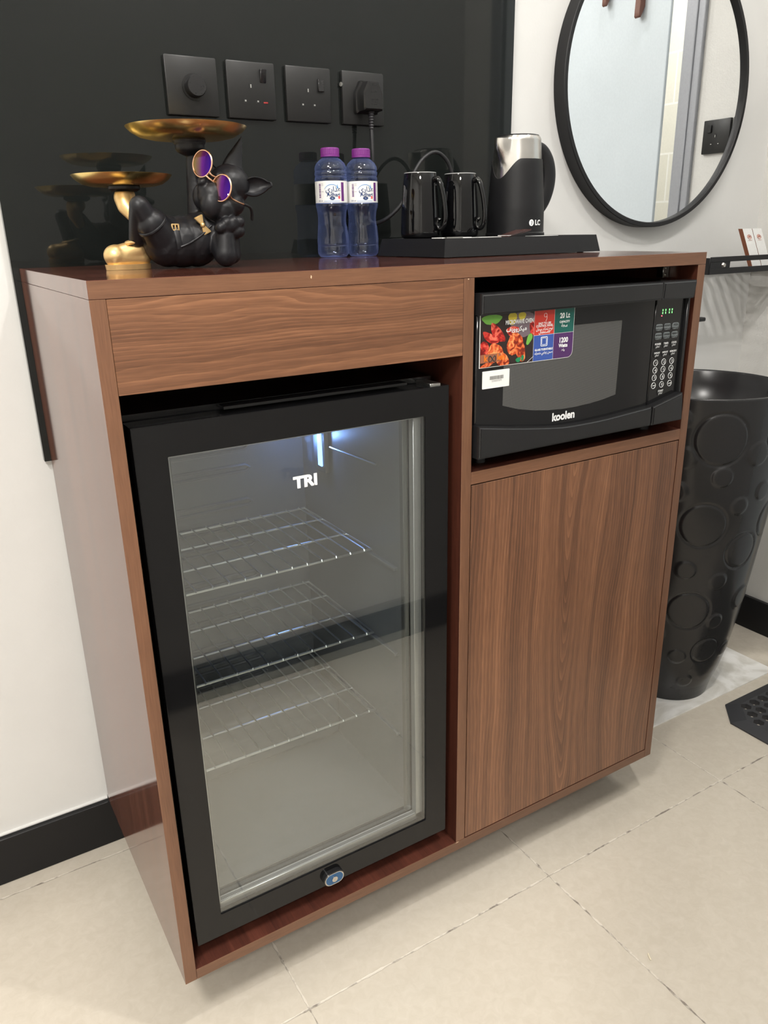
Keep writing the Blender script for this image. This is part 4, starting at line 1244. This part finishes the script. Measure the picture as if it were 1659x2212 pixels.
# far leg
cap_((.158, .258, 1.042), (.140, .270, 1.072), .022, .016); cap_((.140, .272, 1.074), (.136, .288, 1.068), .013, .0095)
# head
ball((.252, .221, 1.107), (.0295, .029, .0275)); ball((.240, .219, 1.098), (.027, .028, .028))
ball((.2240, .210, 1.0925), (.0220, .0230, .0225)); ball((.2175, .202, 1.0815), (.0155, .0160, .0190)); ball((.2130, .222, 1.092), (.0135, .0150, .0180)); ball((.2330, .206, 1.0740), (.0190, .0185, .0165)); ball((.248, .212, 1.082), (.0200, .0210, .0170))
ball((.2120, .2085, 1.1035), (.0095, .0115, .0080), RY(-.6)); ball((.2075, .2050, 1.1100), (.0062, .0085, .0055), RY(-.6))
# brow ridge above the snout
ball((.2320, .207, 1.116), (.010, .013, .008), RY(.6))
# raised ear
for i in range(13):
    u = i / 12; ball(Vector((.2620 - .004 * math.sin(PI * u), .234, 1.122)).lerp(Vector((.2815, .236, 1.1705)), u), ((.0165 * (1 - u ** 1.3) + .0014), .0060 * (1 - u) + .0018, .009 * (1 - u) + .0016))
# supporting arms and paws
cap_((.226, .222, 1.046), (.2300, .198, 1.0185), .016, .0165); ball((.2300, .197, 1.0175), (.0162, .0160, .0172)); cap_((.2300, .197, 1.018), (.2315, .197, 1.040), .0158, .0128)
ball((.238, .198, 1.0545), (.0200, .0165, .0115), RY(-.22)); 
for k, (dx_, dz_) in enumerate(((-.0150, -.0015), (-.0060, .0045), (.0040, .0062), (.0130, .0055))):
    ball((.238 + dx_, .190, 1.0535 + dz_), (.0072, .0085, .0080))
ball((.248, .196, 1.047), (.0115, .013, .0095))
cap_((.240, .232, 1.046), (.2450, .2120, 1.016), .012, .0125); cap_((.2450, .2110, 1.016), (.2460, .209, 1.042), .0120, .0100); ball((.250, .209, 1.056), (.014, .013, .011))
# raised arm with open paw
cap_((.214, .250, 1.060), (.2160, .2515, 1.120), .0155, .0125); cap_((.2160, .2515, 1.120), (.2165, .2510, 1.146), .0125, .0112)
ball((.2110, .2500, 1.1560), (.0205, .0190, .0110)); ball((.2110, .2500, 1.1620), (.0225, .0200, .0055))
big = bm
body = evaluated_bm(bm, [('REMESH', {'mode': 'VOXEL', 'voxel_size': .00125}), ('SMOOTH', {'iterations': 7, 'factor': .5})])
# flatten what touches the table
for v in body.verts:
    if v.co.z < 1.0006: v.co.z = 1.0006
bvh = BVHTree.FromBMesh(body)
def surf(x, z, out=.001, y0=.10):
    """point on the statue's skin seen along +y"""
    h = bvh.ray_cast(Vector((x, y0, z)), Vector((0, 1, 0)))[0]
    return Vector((x, (h.y if h else .2) - out, z))
obj('body', body, M['resin'], t, smooth=60)
# cuff of the shorts, waistband and strap
bm = bmesh.new()
ax = (Vector((.124, .216, 1.080)) - Vector((.158, .232, 1.038))).normalized(); cc = Vector((.1395, .2215, 1.0575))
u_ = ax.cross(Vector((0, 1, 0))).normalized(); v_ = ax.cross(u_)
tube(bm, [cc + u_ * .0200 * math.cos(a) + v_ * .0200 * math.sin(a) for a in [2 * PI * k / 40 for k in range(40)]], .0022, seg=8, closed=True)
obj('shorts_cuff', bm, M['resin'], t)
bm = bmesh.new()
wpts = [surf(x_, z_, .0004) for x_, z_ in [(.171 + k * .0045, 1.0285 + .0024 * k * (.6 + .05 * k)) for k in range(11)]]
tube(bm, smooth_path(wpts, 3), .0016, seg=8)
obj('waistband', bm, M['resin'], t)
bm = bmesh.new()
spts = [surf(.1672 + .0004 * k, 1.0555 - .0042 * k, .0006) for k in range(8)]
tube(bm, smooth_path(spts, 3), .0012, seg=8, ry=.0042, up=(0, -1, 0))
bl = obj('strap', bm, M['resin'], t)
bm = bmesh.new(); p = surf(.1668, 1.0535, .0022)
for dxx, dzz, w, h in ((-.0044, 0, .0010, .0040), (.0, 0, .0009, .0036), (.0044, 0, .0010, .0040), (0, .0036, .0050, .0009), (0, -.0036, .0050, .0009)):
    box(bm, p.x + dxx - w, p.x + dxx + w, p.y - .0012, p.y + .0012, p.z + dzz - h, p.z + dzz + h, bev=.0004)
obj('buckle', bm, M['gold_paint'], bl)
# bow tie
bm = bmesh.new(); p = surf(.2035, 1.0560, .0035)
for s_2 in (1, -1):
    a = math.radians(118) if s_2 > 0 else math.radians(298)
    d_ = Vector((math.cos(a), 0, math.sin(a))); nrm = Vector((-d_.z, 0, d_.x))
    P = [p + d_ * .0015 + nrm * .002, p + d_ * .0015 - nrm * .002, p + d_ * .0120 - nrm * .0068, p + d_ * .0130 + nrm * .0060]
    f1 = [bm.verts.new(q + Vector((0, -.0028, 0))) for q in P]; f2 = [bm.verts.new(q + Vector((0, .0028, 0))) for q in P]
    bm.faces.new(f1); bm.faces.new(f2[::-1])
    for k in range(4): bm.faces.new((f1[k], f2[k], f2[(k + 1) % 4], f1[(k + 1) % 4]))
bmesh.ops.recalc_face_normals(bm, faces=bm.faces)
bmesh.ops.bevel(bm, geom=bm.edges[:], offset=.0008, segments=2, affect='EDGES')
ball((p.x, p.y - .001, p.z), (.0034, .0040, .0040))
obj('bow_tie', bm, M['gold_paint'], t)
# near golden boot
bm = bmesh.new()
ball((.0960, .2600, 1.0185), (.0165, .0165, .0150)); cap_((.0960, .260, 1.0165), (.1290, .260, 1.0160), .0155, .0145, 14); cap_((.1000, .260, 1.0180), (.1270, .2570, 1.0260), .0148, .0135, 14)
boot = evaluated_bm(bm, [('REMESH', {'mode': 'VOXEL', 'voxel_size': .0012}), ('SMOOTH', {'iterations': 16, 'factor': .5})])
for v in boot.verts:
    if v.co.z < 1.0068:
        v.co.z = max(v.co.z, 1.0006)
        c_ = Vector((.1125, .2600, v.co.z)); d_ = v.co - c_
        v.co += Vector((d_.x * .04, d_.y * .06, 0))
bo_ = obj('boot', boot, M['gold_paint'], t, smooth=60)
bm = bmesh.new()
tube(bm, [(.1262 + .0152 * math.cos(a), .2530 + .0150 * math.sin(a), 1.0375 + .003 * math.cos(a)) for a in [2 * PI * k / 36 for k in range(36)]], .0026, seg=10, closed=True)
obj('boot_cuff', bm, M['gold_paint'], bo_)
bm = bmesh.new()
def oval(z_, gx, gy):
    out = []
    for k in range(48):
        a = 2 * PI * k / 48; c_ = math.cos(a); s__ = math.sin(a)
        out.append(bm.verts.new((.1115 + (.0312 + gx) * (abs(c_) ** .8) * (1 if c_ > 0 else -1), .2600 + (.0168 + gy) * (abs(s__) ** .8) * (1 if s__ > 0 else -1), z_)))
    return out
o1, o2 = oval(1.0002, -.001, -.001), oval(1.0072, 0, 0)
for k in range(48): bm.faces.new((o1[k], o1[(k + 1) % 48], o2[(k + 1) % 48], o2[k]))
bm.faces.new(o2); bm.faces.new(o1[::-1]); bmesh.ops.recalc_face_normals(bm, faces=bm.faces)
obj('sole', bm, M['gold_paint'], bo_)
# far golden boot, sole up under the small dish
bm = bmesh.new()
for (p_, q_, a_, b__) in (((.1375, .290, 1.066), (.1290, .302, 1.083), .0085, .0125), ((.1290, .302, 1.083), (.1290, .309, 1.094), .0125, .0140), ((.1290, .309, 1.094), (.134, .314, 1.097), .0125, .0125)):
    p2, q2 = Vector(p_), Vector(q_)
    for i in range(8):
        ball(p2.lerp(q2, i / 7), a_ + (b__ - a_) * i / 7)
boot = evaluated_bm(bm, [('REMESH', {'mode': 'VOXEL', 'voxel_size': .0012}), ('SMOOTH', {'iterations': 6, 'factor': .5})])
for v in boot.verts:
    if v.co.z > 1.1025: v.co.z = 1.1025
obj('boot', boot, M['gold_paint'], t, smooth=60)
obj('dish_mount', lat([(0, 1.1025), (.0165, 1.1025), (.0220, 1.1060), (.0220, 1.1095), (.019, 1.1120), (0, 1.1120)], .1330, .3180, seg=40), M['resin'], t)
def dish(cx, cy, z, r, nm):
    b_ = lat([(0, z), (r * .66, z), (r * .80, z + .0025), (r * .93, z + .0085), (r * .99, z + .0135), (r, z + .0145), (r * .985, z + .0148), (r * .92, z + .0100), (r * .79, z + .0040), (r * .65, z + .0016), (0, z + .0014)], cx, cy, seg=96)
    return obj(nm, b_, M['gold'], t, smooth=50)
dish(.2090, .2500, 1.1670, .0808, 'serving_dish')
dish(.1346, .3280, 1.1105, .0690, 'serving_dish')
obj('dish_mount', lat([(0, 1.1620), (.0215, 1.1620), (.0225, 1.1645), (.0215, 1.1668), (0, 1.1668)], .2110, .2500, seg=40), M['resin'], t)
# concave ear on the viewer's side
bm = bmesh.new()
ec = Vector((.2815, .198, 1.1045))
U = Vector((.95, -.20, .10)).normalized(); V = Vector((0, .12, 1)).normalized(); Nn = U.cross(V).normalized()
if Nn.y > 0: Nn = -Nn
def ear_ring(s, dep):
    out = []
    for k in range(36):
        a = 2 * PI * k / 36
        uu = .0205 * math.cos(a) + (.0030 if abs(a) < .35 or abs(a - 2 * PI) < .35 else 0); vv = .0128 * math.sin(a) * (1 - .25 * max(0, math.cos(a)))
        out.append(bm.verts.new(ec + U * uu * s + V * vv * s + Nn * dep))
    return out
rr_ = [ear_ring(.25, -.0135), ear_ring(.75, -.0095), ear_ring(1.0, -.002), ear_ring(1.03, .001), ear_ring(.93, .0022), ear_ring(.80, -.0010), ear_ring(.45, -.0050)]
for a, b_ in zip(rr_, rr_[1:]):
    for k in range(36): bm.faces.new((a[k], a[(k + 1) % 36], b_[(k + 1) % 36], b_[k]))
bm.faces.new(rr_[-1]); bm.faces.new(rr_[0][::-1]); bmesh.ops.recalc_face_normals(bm, faces=bm.faces)
for i in range(6):
    ball(Vector((.264, .210, 1.102)).lerp(ec - Nn * .0165 - U * .006, i / 5), .0095 - .0004 * i)
obj('ear', bm, M['resin'], t, smooth=60)

# sunglasses
t = empty('sunglasses', (.225, .20, 1.085), 'small rose-gold sunglasses with purple round lenses worn by the dog statue', 'sunglasses')
Ln = Vector((-.86, -.46, .12)).normalized()
c1, c2 = Vector((.2110, .205, 1.1325)), Vector((.2268, .1835, 1.1015))
ax1 = (c2 - c1); ax1 = (ax1 - ax1.dot(Ln) * Ln).normalized(); ax2 = Ln.cross(ax1)
for cc in (c1, c2):
    bm = bmesh.new()
    tube(bm, [cc + ax1 * .0165 * math.cos(a) + ax2 * .0172 * math.sin(a) for a in [2 * PI * k / 48 for k in range(48)]], .0011, seg=8, closed=True)
    fr_ = obj('lens_frame', bm, M['rose_gold'], t)
    bm = bmesh.new()
    rings = []
    for s, d_ in ((1, 0), (.66, .0010), (.33, .0016)):
        rings.append([bm.verts.new(cc + ax1 * .0160 * s * math.cos(a) + ax2 * .0167 * s * math.sin(a) + Ln * d_) for a in [2 * PI * k / 40 for k in range(40)]])
    for a, b_ in zip(rings, rings[1:]):
        for k in range(40): bm.faces.new((a[k], a[(k + 1) % 40], b_[(k + 1) % 40], b_[k]))
    bm.faces.new(rings[-1])
    r2 = bmesh.ops.extrude_face_region(bm, geom=bm.faces[:])
    for v in [g_ for g_ in r2['geom'] if isinstance(g_, bmesh.types.BMVert)]: v.co -= Ln * .0008
    bmesh.ops.recalc_face_normals(bm, faces=bm.faces)
    obj('lens', bm, M['lens'], fr_)
bm = bmesh.new()
mid = (c1 + c2) / 2
tube(bm, smooth_path([c1 + ax1 * .0150 - ax2 * .005, mid + Ln * .0022 - ax2 * .0050, c2 - ax1 * .0150 - ax2 * .005], 5), .0013, seg=8)
tube(bm, smooth_path([c1 + ax1 * .0162 + ax2 * .002, mid + Ln * .0018 + ax2 * .001, c2 - ax1 * .0162 + ax2 * .002], 5), .0011, seg=8)
obj('bridge', bm, M['rose_gold'], t)
bm = bmesh.new()
tube(bm, smooth_path([c2 + ax1 * .0150 + ax2 * .004, c2 + Vector((.012, -.002, -.013)), (.2500, .181, 1.083), (.2640, .184, 1.0785), (.2700, .190, 1.0720), (.2715, .195, 1.0630)], 6), .0012, seg=8, ry=.0018)
tm = obj('temple_arm', bm, M['rose_gold'], t)
bm = bmesh.new(); tube(bm, smooth_path([(.2560, .1815, 1.0812), (.2655, .1845, 1.0778), (.2705, .190, 1.0715), (.2720, .195, 1.0610)], 6), .0019, seg=10)
obj('temple_tip', bm, M['matt_black'], tm)
bm = bmesh.new(); tube(bm, smooth_path([c1 - ax1 * .0150 - ax2 * .004, (.225, .2300, 1.140), (.245, .2450, 1.130), (.262, .2500, 1.118)], 6), .0011, seg=8)
obj('temple_arm', bm, M['matt_black'], t)

# ------------------------------------------------------------------ round wall mirror
MCX, MCZ, MR = 1.3925, 1.3400, .3000
t = empty('round_mirror', (MCX, .483, MCZ), 'large round mirror with thin black frame on the white wall', 'mirror')
bm = bmesh.new(); seg = 128
sec = [(MR, WALL - .001), (MR, .4640), (MR - .0015, .4625), (MR - .0095, .4625), (MR - .0110, .4640), (MR - .0110, .4760), (MR - .0110, WALL - .001)]
rings = [[bm.verts.new((MCX + r * math.cos(2 * PI * k / seg), y, MCZ + r * math.sin(2 * PI * k / seg))) for k in range(seg)] for r, y in sec]
for a, b_ in zip(rings, rings[1:] + rings[:1]):
    for k in range(seg): bm.faces.new((a[k], a[(k + 1) % seg], b_[(k + 1) % seg], b_[k]))
bmesh.ops.recalc_face_normals(bm, faces=bm.faces)
obj('frame', bm, M['matt_black'], t)
bm = bmesh.new()
a = [bm.verts.new((MCX + (MR - .0112) * math.cos(2 * PI * k / seg), .4720, MCZ + (MR - .0112) * math.sin(2 * PI * k / seg))) for k in range(seg)]
b_ = [bm.verts.new((v.co.x, .4780, v.co.z)) for v in a]
bm.faces.new(a); bm.faces.new(b_[::-1])
for k in range(seg): bm.faces.new((a[k], b_[k], b_[(k + 1) % seg], a[(k + 1) % seg]))
bmesh.ops.recalc_face_normals(bm, faces=bm.faces)
obj('mirror_glass', bm, M['mirror'], t, smooth=0)

# what the mirror shows: socket on the right wall, wooden pegs on the door
def side_plate(yc, zc, label):
    t = empty('wall_socket', (SIDE, yc, zc), label, 'socket', 'black sockets on the right wall')
    obj('face_plate', bx(SIDE - .009, SIDE + .0005, yc - .0425, yc + .0425, zc - .0425, zc + .0425, bev=.0018, seg=2), M['socket'], t)
    bm = bmesh.new()
    for y_, z_, w, h in ((yc - .002, zc + .002, .002, .0045), (yc + .010, zc - .018, .003, .0024), (yc - .013, zc - .018, .003, .0024)): box(bm, SIDE - .0095, SIDE - .008, y_ - w, y_ + w, z_ - h, z_ + h)
    ps = obj('pin_slots', bm, M['socket_dark'], t, smooth=0)
    for y_, z_, w, h in ((yc - .002, zc + .001, .0008, .0030), (yc + .010, zc - .0187, .0018, .0010), (yc - .013, zc - .0187, .0018, .0010)):
        obj('contact', bx(SIDE - .0098, SIDE - .009, y_ - w, y_ + w, z_ - h, z_ + h), M['steel_pin'], ps, smooth=0)
    obj('rocker_switch', bx(SIDE - .0125, SIDE - .008, yc - .027, yc - .015, zc + .010, zc + .030, bev=.001), M['black_plastic'], t)
side_plate(.2935, 1.2702, 'black socket on the right wall, mirrored in the round mirror')
side_plate(.3860, 1.2702, 'black socket on the right wall nearest the room corner')
def peg(y_, z_, w, label):
    bm = bmesh.new()
    x1_ = SIDE + .005
    pts = [(x1_, z_ + .10), (x1_ - .018, z_ + .10), (x1_ - .022, z_ + .018), (x1_ - .022, z_ + .004), (x1_ - .016, z_), (x1_, z_ + .03)]
    a = [bm.verts.new((x_, y_ - w, zz)) for x_, zz in pts]; b2 = [bm.verts.new((x_, y_ + w, zz)) for x_, zz in pts]
    bm.faces.new(a); bm.faces.new(b2[::-1])
    for k in range(len(pts)): bm.faces.new((a[k], b2[k], b2[(k + 1) % len(pts)], a[(k + 1) % len(pts)]))
    bmesh.ops.recalc_face_normals(bm, faces=bm.faces)
    bmesh.ops.bevel(bm, geom=bm.edges[:], offset=.0015, segments=1, affect='EDGES')
    return tag(obj('coat_peg', bm, M['peg'], None, loc=(x1_, y_, z_)), label, 'coat hook', 'wooden pegs on the door')
peg(-.149, 1.668, .0085, 'brown wooden coat peg on the door, showing higher in the mirror')
peg(-.016, 1.612, .0105, 'brown wooden coat peg on the door, showing lower in the mirror')

# ------------------------------------------------------------------ washbasin on its pedestal
BX, BY = 1.400, .285
t = empty('pedestal_washbasin', (BX, BY, FLOOR + .003), 'tall matt black pedestal washbasin embossed with circles beside the cabinet', 'washbasin')
prof = [(FLOOR + .003, .098), (-.06, .113), (0, .131), (.1, .149), (.2, .163), (.32, .177), (.45, .189), (.58, .196), (.695, .199)]
def brad(z_):
    for (z0, r0), (z1, r1) in zip(prof, prof[1:]):
        if z0 <= z_ <= z1:
            u = (z_ - z0) / (z1 - z0); return r0 + (r1 - r0) * u
    return prof[-1][1]
def brs(z_):  # smoothed
    return sum(brad(min(max(z_ + d_ * .02, prof[0][0]), .695)) for d_ in (-2, -1, 0, 1, 2)) / 5
dots = [(-126, .607, .058), (-130, .406, .052), (-131, .18, .050), (-106.5, .062, .036), (-96, .336, .044), (-147, .564, .024), (-152, .65, .022), (-122.4, .522, .022), (-107, .452, .020), (-150, .484, .023),
        (-137.8, .291, .022), (-112, .262, .021), (-106, .149, .019), (-135, .046, .020), (-122, -.032, .018), (-156, .108, .020), (-99, .572, .027), (-88, .48, .022), (-78, .60, .05), (-70, .40, .045), (-80, .20, .03), (-60, .52, .024), (-165, .40, .05), (-172, .55, .03), (-166, .25, .024), (-80, .05, .02), (180, .15, .04)]
rnd = random.Random(7)
for k in range(30):
    a_ = rnd.uniform(-45, 170); z_ = rnd.uniform(0, .62); r_2 = rnd.choice((.02, .024, .045))
    if all(math.hypot(math.radians(a_ - d_[0]) * .17, z_ - d_[1]) > r_2 + d_[2] + .008 for d_ in dots): dots.append((a_, z_, r_2))
bm = bmesh.new(); NA, NZ = 420, 300
rings = []
for i in range(NZ + 1):
    z_ = FLOOR + .003 + (.690 - FLOOR - .003) * i / NZ
    row = []; rb = brs(z_)
    near = [d_ for d_ in dots if abs(d_[1] - z_) < d_[2] + .006]
    for k in range(NA):
        a_ = -180 + 360 * k / NA; off = 0
        for d_ in near:
            da = (a_ - d_[0] + 180) % 360 - 180
            q = math.hypot(math.radians(da) * rb, z_ - d_[1])
            if q < d_[2] + .005:
                e_ = q - d_[2]
                if d_[2] > .03: off += -.0030 * math.exp(-(e_ / .0026) ** 2) + (.0006 if e_ < 0 else 0)
                else: off += .0032 * (1 / (1 + math.exp(e_ / .0010)))
        row.append(bm.verts.new((BX + (rb + off) * math.cos(math.radians(a_)), BY + (rb + off) * math.sin(math.radians(a_)), z_)))
    rings.append(row)
for z_, r in ((.6935, .1985), (.695, .1970), (.695, .1930), (.692, .1910), (.66, .1860), (.60, .165), (.565, .12), (.555, .04)):
    rings.append([bm.verts.new((BX + r * math.cos(math.radians(-180 + 360 * k / NA)), BY + r * math.sin(math.radians(-180 + 360 * k / NA)), z_)) for k in range(NA)])
for a, b_ in zip(rings, rings[1:]):
    for k in range(NA): bm.faces.new((a[k], a[(k + 1) % NA], b_[(k + 1) % NA], b_[k]))
bm.faces.new(rings[0][::-1]); bm.faces.new(rings[-1])
bmesh.ops.recalc_face_normals(bm, faces=bm.faces)
obj('basin_body', bm, plain('satin_black_ceramic', (.020, .020, .021), .24), t, smooth=80)
obj('drain', lat([(0, .556), (.022, .556), (.022, .558), (0, .5585)], BX, BY, seg=24), M['steel'], t)
# tap from the wall
t = empty('wall_tap', (1.40, WALL, .82), 'black wall tap over the washbasin, lever just showing past the cabinet', 'tap')
bm = bmesh.new(); tube(bm, [(1.38, WALL + .001, .815), (1.38, .30, .815)], .010); tube(bm, [(1.38, .302, .818), (1.38, .302, .790)], .009); tube(bm, [(1.38, WALL + .001, .815), (1.38, WALL - .008, .815)], .026, seg=28)
obj('spout', bm, M['matt_black'], t)
bm = bmesh.new(); tube(bm, [(1.38, .32, .815), (1.38, .32, .838)], .012); box(bm, 1.372, 1.4330, .312, .328, .8310, .8400, bev=.002); obj('lever', bm, M['matt_black'], t)

# ------------------------------------------------------------------ corner shelf with slotted rail
t = empty('slotted_shelf', (1.67, .43, .935), 'black metal wall shelf with slotted front rail in the corner', 'shelf')
hx0, hx1, hy0, hy1 = 1.4990, SIDE - .002, .370, WALL - .0005
bm = bmesh.new()
zb = .930
n = 9
box(bm, hx0, hx1, hy0, hy0 + .010, zb, zb + .003); box(bm, hx0, hx1, hy1 - .012, hy1, zb, zb + .003)
for k in range(n + 1):
    x = hx0 + (hx1 - hx0 - .014) * k / n
    box(bm, x, x + .014, hy0 + .0101, hy1 - .0121, zb, zb + .003)
obj('slotted_base', bm, M['matt_black'], t, smooth=0)
bm = bmesh.new()
zt_, zb_ = .9700, .9300
box(bm, hx0, hx1, hy0 - .003, hy0, zt_ - .012, zt_, bev=.0008); box(bm, hx0, hx1, hy0 - .003, hy0, zb_ , zb_ + .014, bev=.0008)
box(bm, hx0, 1.5720, hy0 - .003, hy0, zb_ + .0138, zt_ - .0118); box(bm, hx1 - .03, hx1, hy0 - .003, hy0, zb_ + .0138, zt_ - .0118)
rl = obj('front_rail', bm, M['matt_black'], t, smooth=0)
obj('bolt', (lambda q: (tube(q, [(1.547, hy0 - .003, .9505), (1.547, hy0 - .007, .9505)], [.0065, .0045], seg=20), q)[1])(bmesh.new()), M['steel'], rl)
obj('end_cap', bx(hx0 - .002, hx0 + .001, hy0 - .002, hy1, zb_, zt_ - .002, bev=.0006), M['matt_black'], t)
def kit_box(x, lab, first=None):
    w, d_, h = .037, .012, .098
    t = empty('toiletry_box', (x, .40, .9335), lab, 'box', 'white toiletry boxes on the black shelf')
    lean = lambda bm_: [setattr(v, 'co', Vector((v.co.x - (v.co.z - .9335) * .48, v.co.y + (v.co.z - .9335) * .12, v.co.z))) for v in bm_.verts]
    bm = bmesh.new(); box(bm, x, x + w, .400, .400 + d_, .9335, .9335 + h)
    bm.normal_update()
    for f in bm.faces: f.material_index = 1 if f.normal.x < -.5 or f.normal.z < -.5 else 0
    lean(bm)
    obj('carton', bm, [M['paper'], M['box_side']], t, smooth=0)
    bm = bmesh.new()
    tube(bm, [(x + w / 2 + .0075 * math.cos(a), .3996, 1.0120 + .0050 * math.sin(a)) for a in [2 * PI * k / 24 for k in range(24)]], .0006, seg=5, closed=True)
    for s in (-.0025, .0, .003): tube(bm, [(x + w / 2 + s - .002, .3996, 1.010), (x + w / 2 + s, .3996, 1.0145), (x + w / 2 + s + .002, .3996, 1.0105)], .0006, seg=4)
    box(bm, x + w / 2 - .007, x + w / 2 + .007, .3994, .3998, 1.0035, 1.0042)
    lean(bm)
    obj('logo', bm, M['print_copper'], t)
    return t
kit_box(1.7130, 'white slim toiletry box with copper oval logo, left of the two')
kit_box(1.7520, 'white slim toiletry box beside the first, cut by the picture edge')

# ------------------------------------------------------------------ hexagon mat
t = empty('drain_mat', (1.60, -.05, FLOOR), 'black rubber floor mat pierced with hexagon holes at the right edge', 'mat')
mz0, mz1 = FLOOR, FLOOR + .014
mx0, mx1, my0, my1 = 1.372, 1.830, -.52, .121
ch = .056
outl = [(mx0 + ch, my1), (mx0, my1 - ch), (mx0, my0 + ch), (mx0 + ch, my0), (mx1 - ch, my0), (mx1, my0 + ch), (mx1, my1 - ch), (mx1 - ch, my1)]
def inset(p, k):
    cx_, cy_ = (mx0 + mx1) / 2, (my0 + my1) / 2
    hx, hy = (mx1 - mx0) / 2, (my1 - my0) / 2
    return (cx_ + (p[0] - cx_) * (hx - k) / hx, cy_ + (p[1] - cy_) * (hy - k) / hy)
bm = bmesh.new()
lv = [(0, mz0), (0, mz0 + .004), (.028, mz1), ]
rings = [[bm.verts.new((*inset(p_, k_), z_)) for p_ in outl] for k_, z_ in lv]
for a, b_ in zip(rings, rings[1:]):
    for k in range(8): bm.faces.new((a[k], a[(k + 1) % 8], b_[(k + 1) % 8], b_[k]))
bm.faces.new(rings[-1]); bm.faces.new(rings[0][::-1]); bmesh.ops.recalc_face_normals(bm, faces=bm.faces)
cut = bmesh.new()
hr = .0135; px_ = .0335; py_ = .0290
row = 0; y = my1 - .043
while y > my0 + .04:
    x = mx0 + .043 + (px_ / 2 if row % 2 else 0)
    while x < mx1 - .04:
        # skip cut corners
        dcx = min(x - mx0, mx1 - x); dcy = min(my1 - y, y - my0)
        if dcx + dcy > ch + .048:
            A = [cut.verts.new((x + hr * math.sin(PI / 3 * k), y + hr * math.cos(PI / 3 * k), mz0 - .01)) for k in range(6)]
            B = [cut.verts.new((v.co.x, v.co.y, mz1 + .01)) for v in A]
            cut.faces.new(A); cut.faces.new(B[::-1])
            for k in range(6): cut.faces.new((A[k], B[k], B[(k + 1) % 6], A[(k + 1) % 6]))
        x += px_
    y -= py_; row += 1
bmesh.ops.recalc_face_normals(cut, faces=cut.faces)
mc = bpy.data.meshes.new('cut'); cut.to_mesh(mc); cut.free(); oc = bpy.data.objects.new('cut', mc); COL.objects.link(oc)
res = evaluated_bm(bm, [('BOOLEAN', {'operation': 'DIFFERENCE', 'object': oc, 'solver': 'EXACT'})])
bpy.data.objects.remove(oc); bpy.data.meshes.remove(mc)
obj('mat_grid', res, plain('grey_black_rubber', (.035, .036, .040), .45), t, smooth=0)

# small crumb on the floor
bm = bmesh.new(); tube(bm, smooth_path([(.6880, -.282, FLOOR + .0012), (.6905, -.276, FLOOR + .0016), (.6945, -.270, FLOOR + .0012)], 4), [.0006] + [.0012] * 7 + [.0006], seg=6)
tag(obj('wood_splinter', bm, plain('pale_splinter', (.75, .68, .52), .7), None), 'tiny pale splinter lying on the beige floor tile', 'splinter')

bpy.context.view_layer.update()
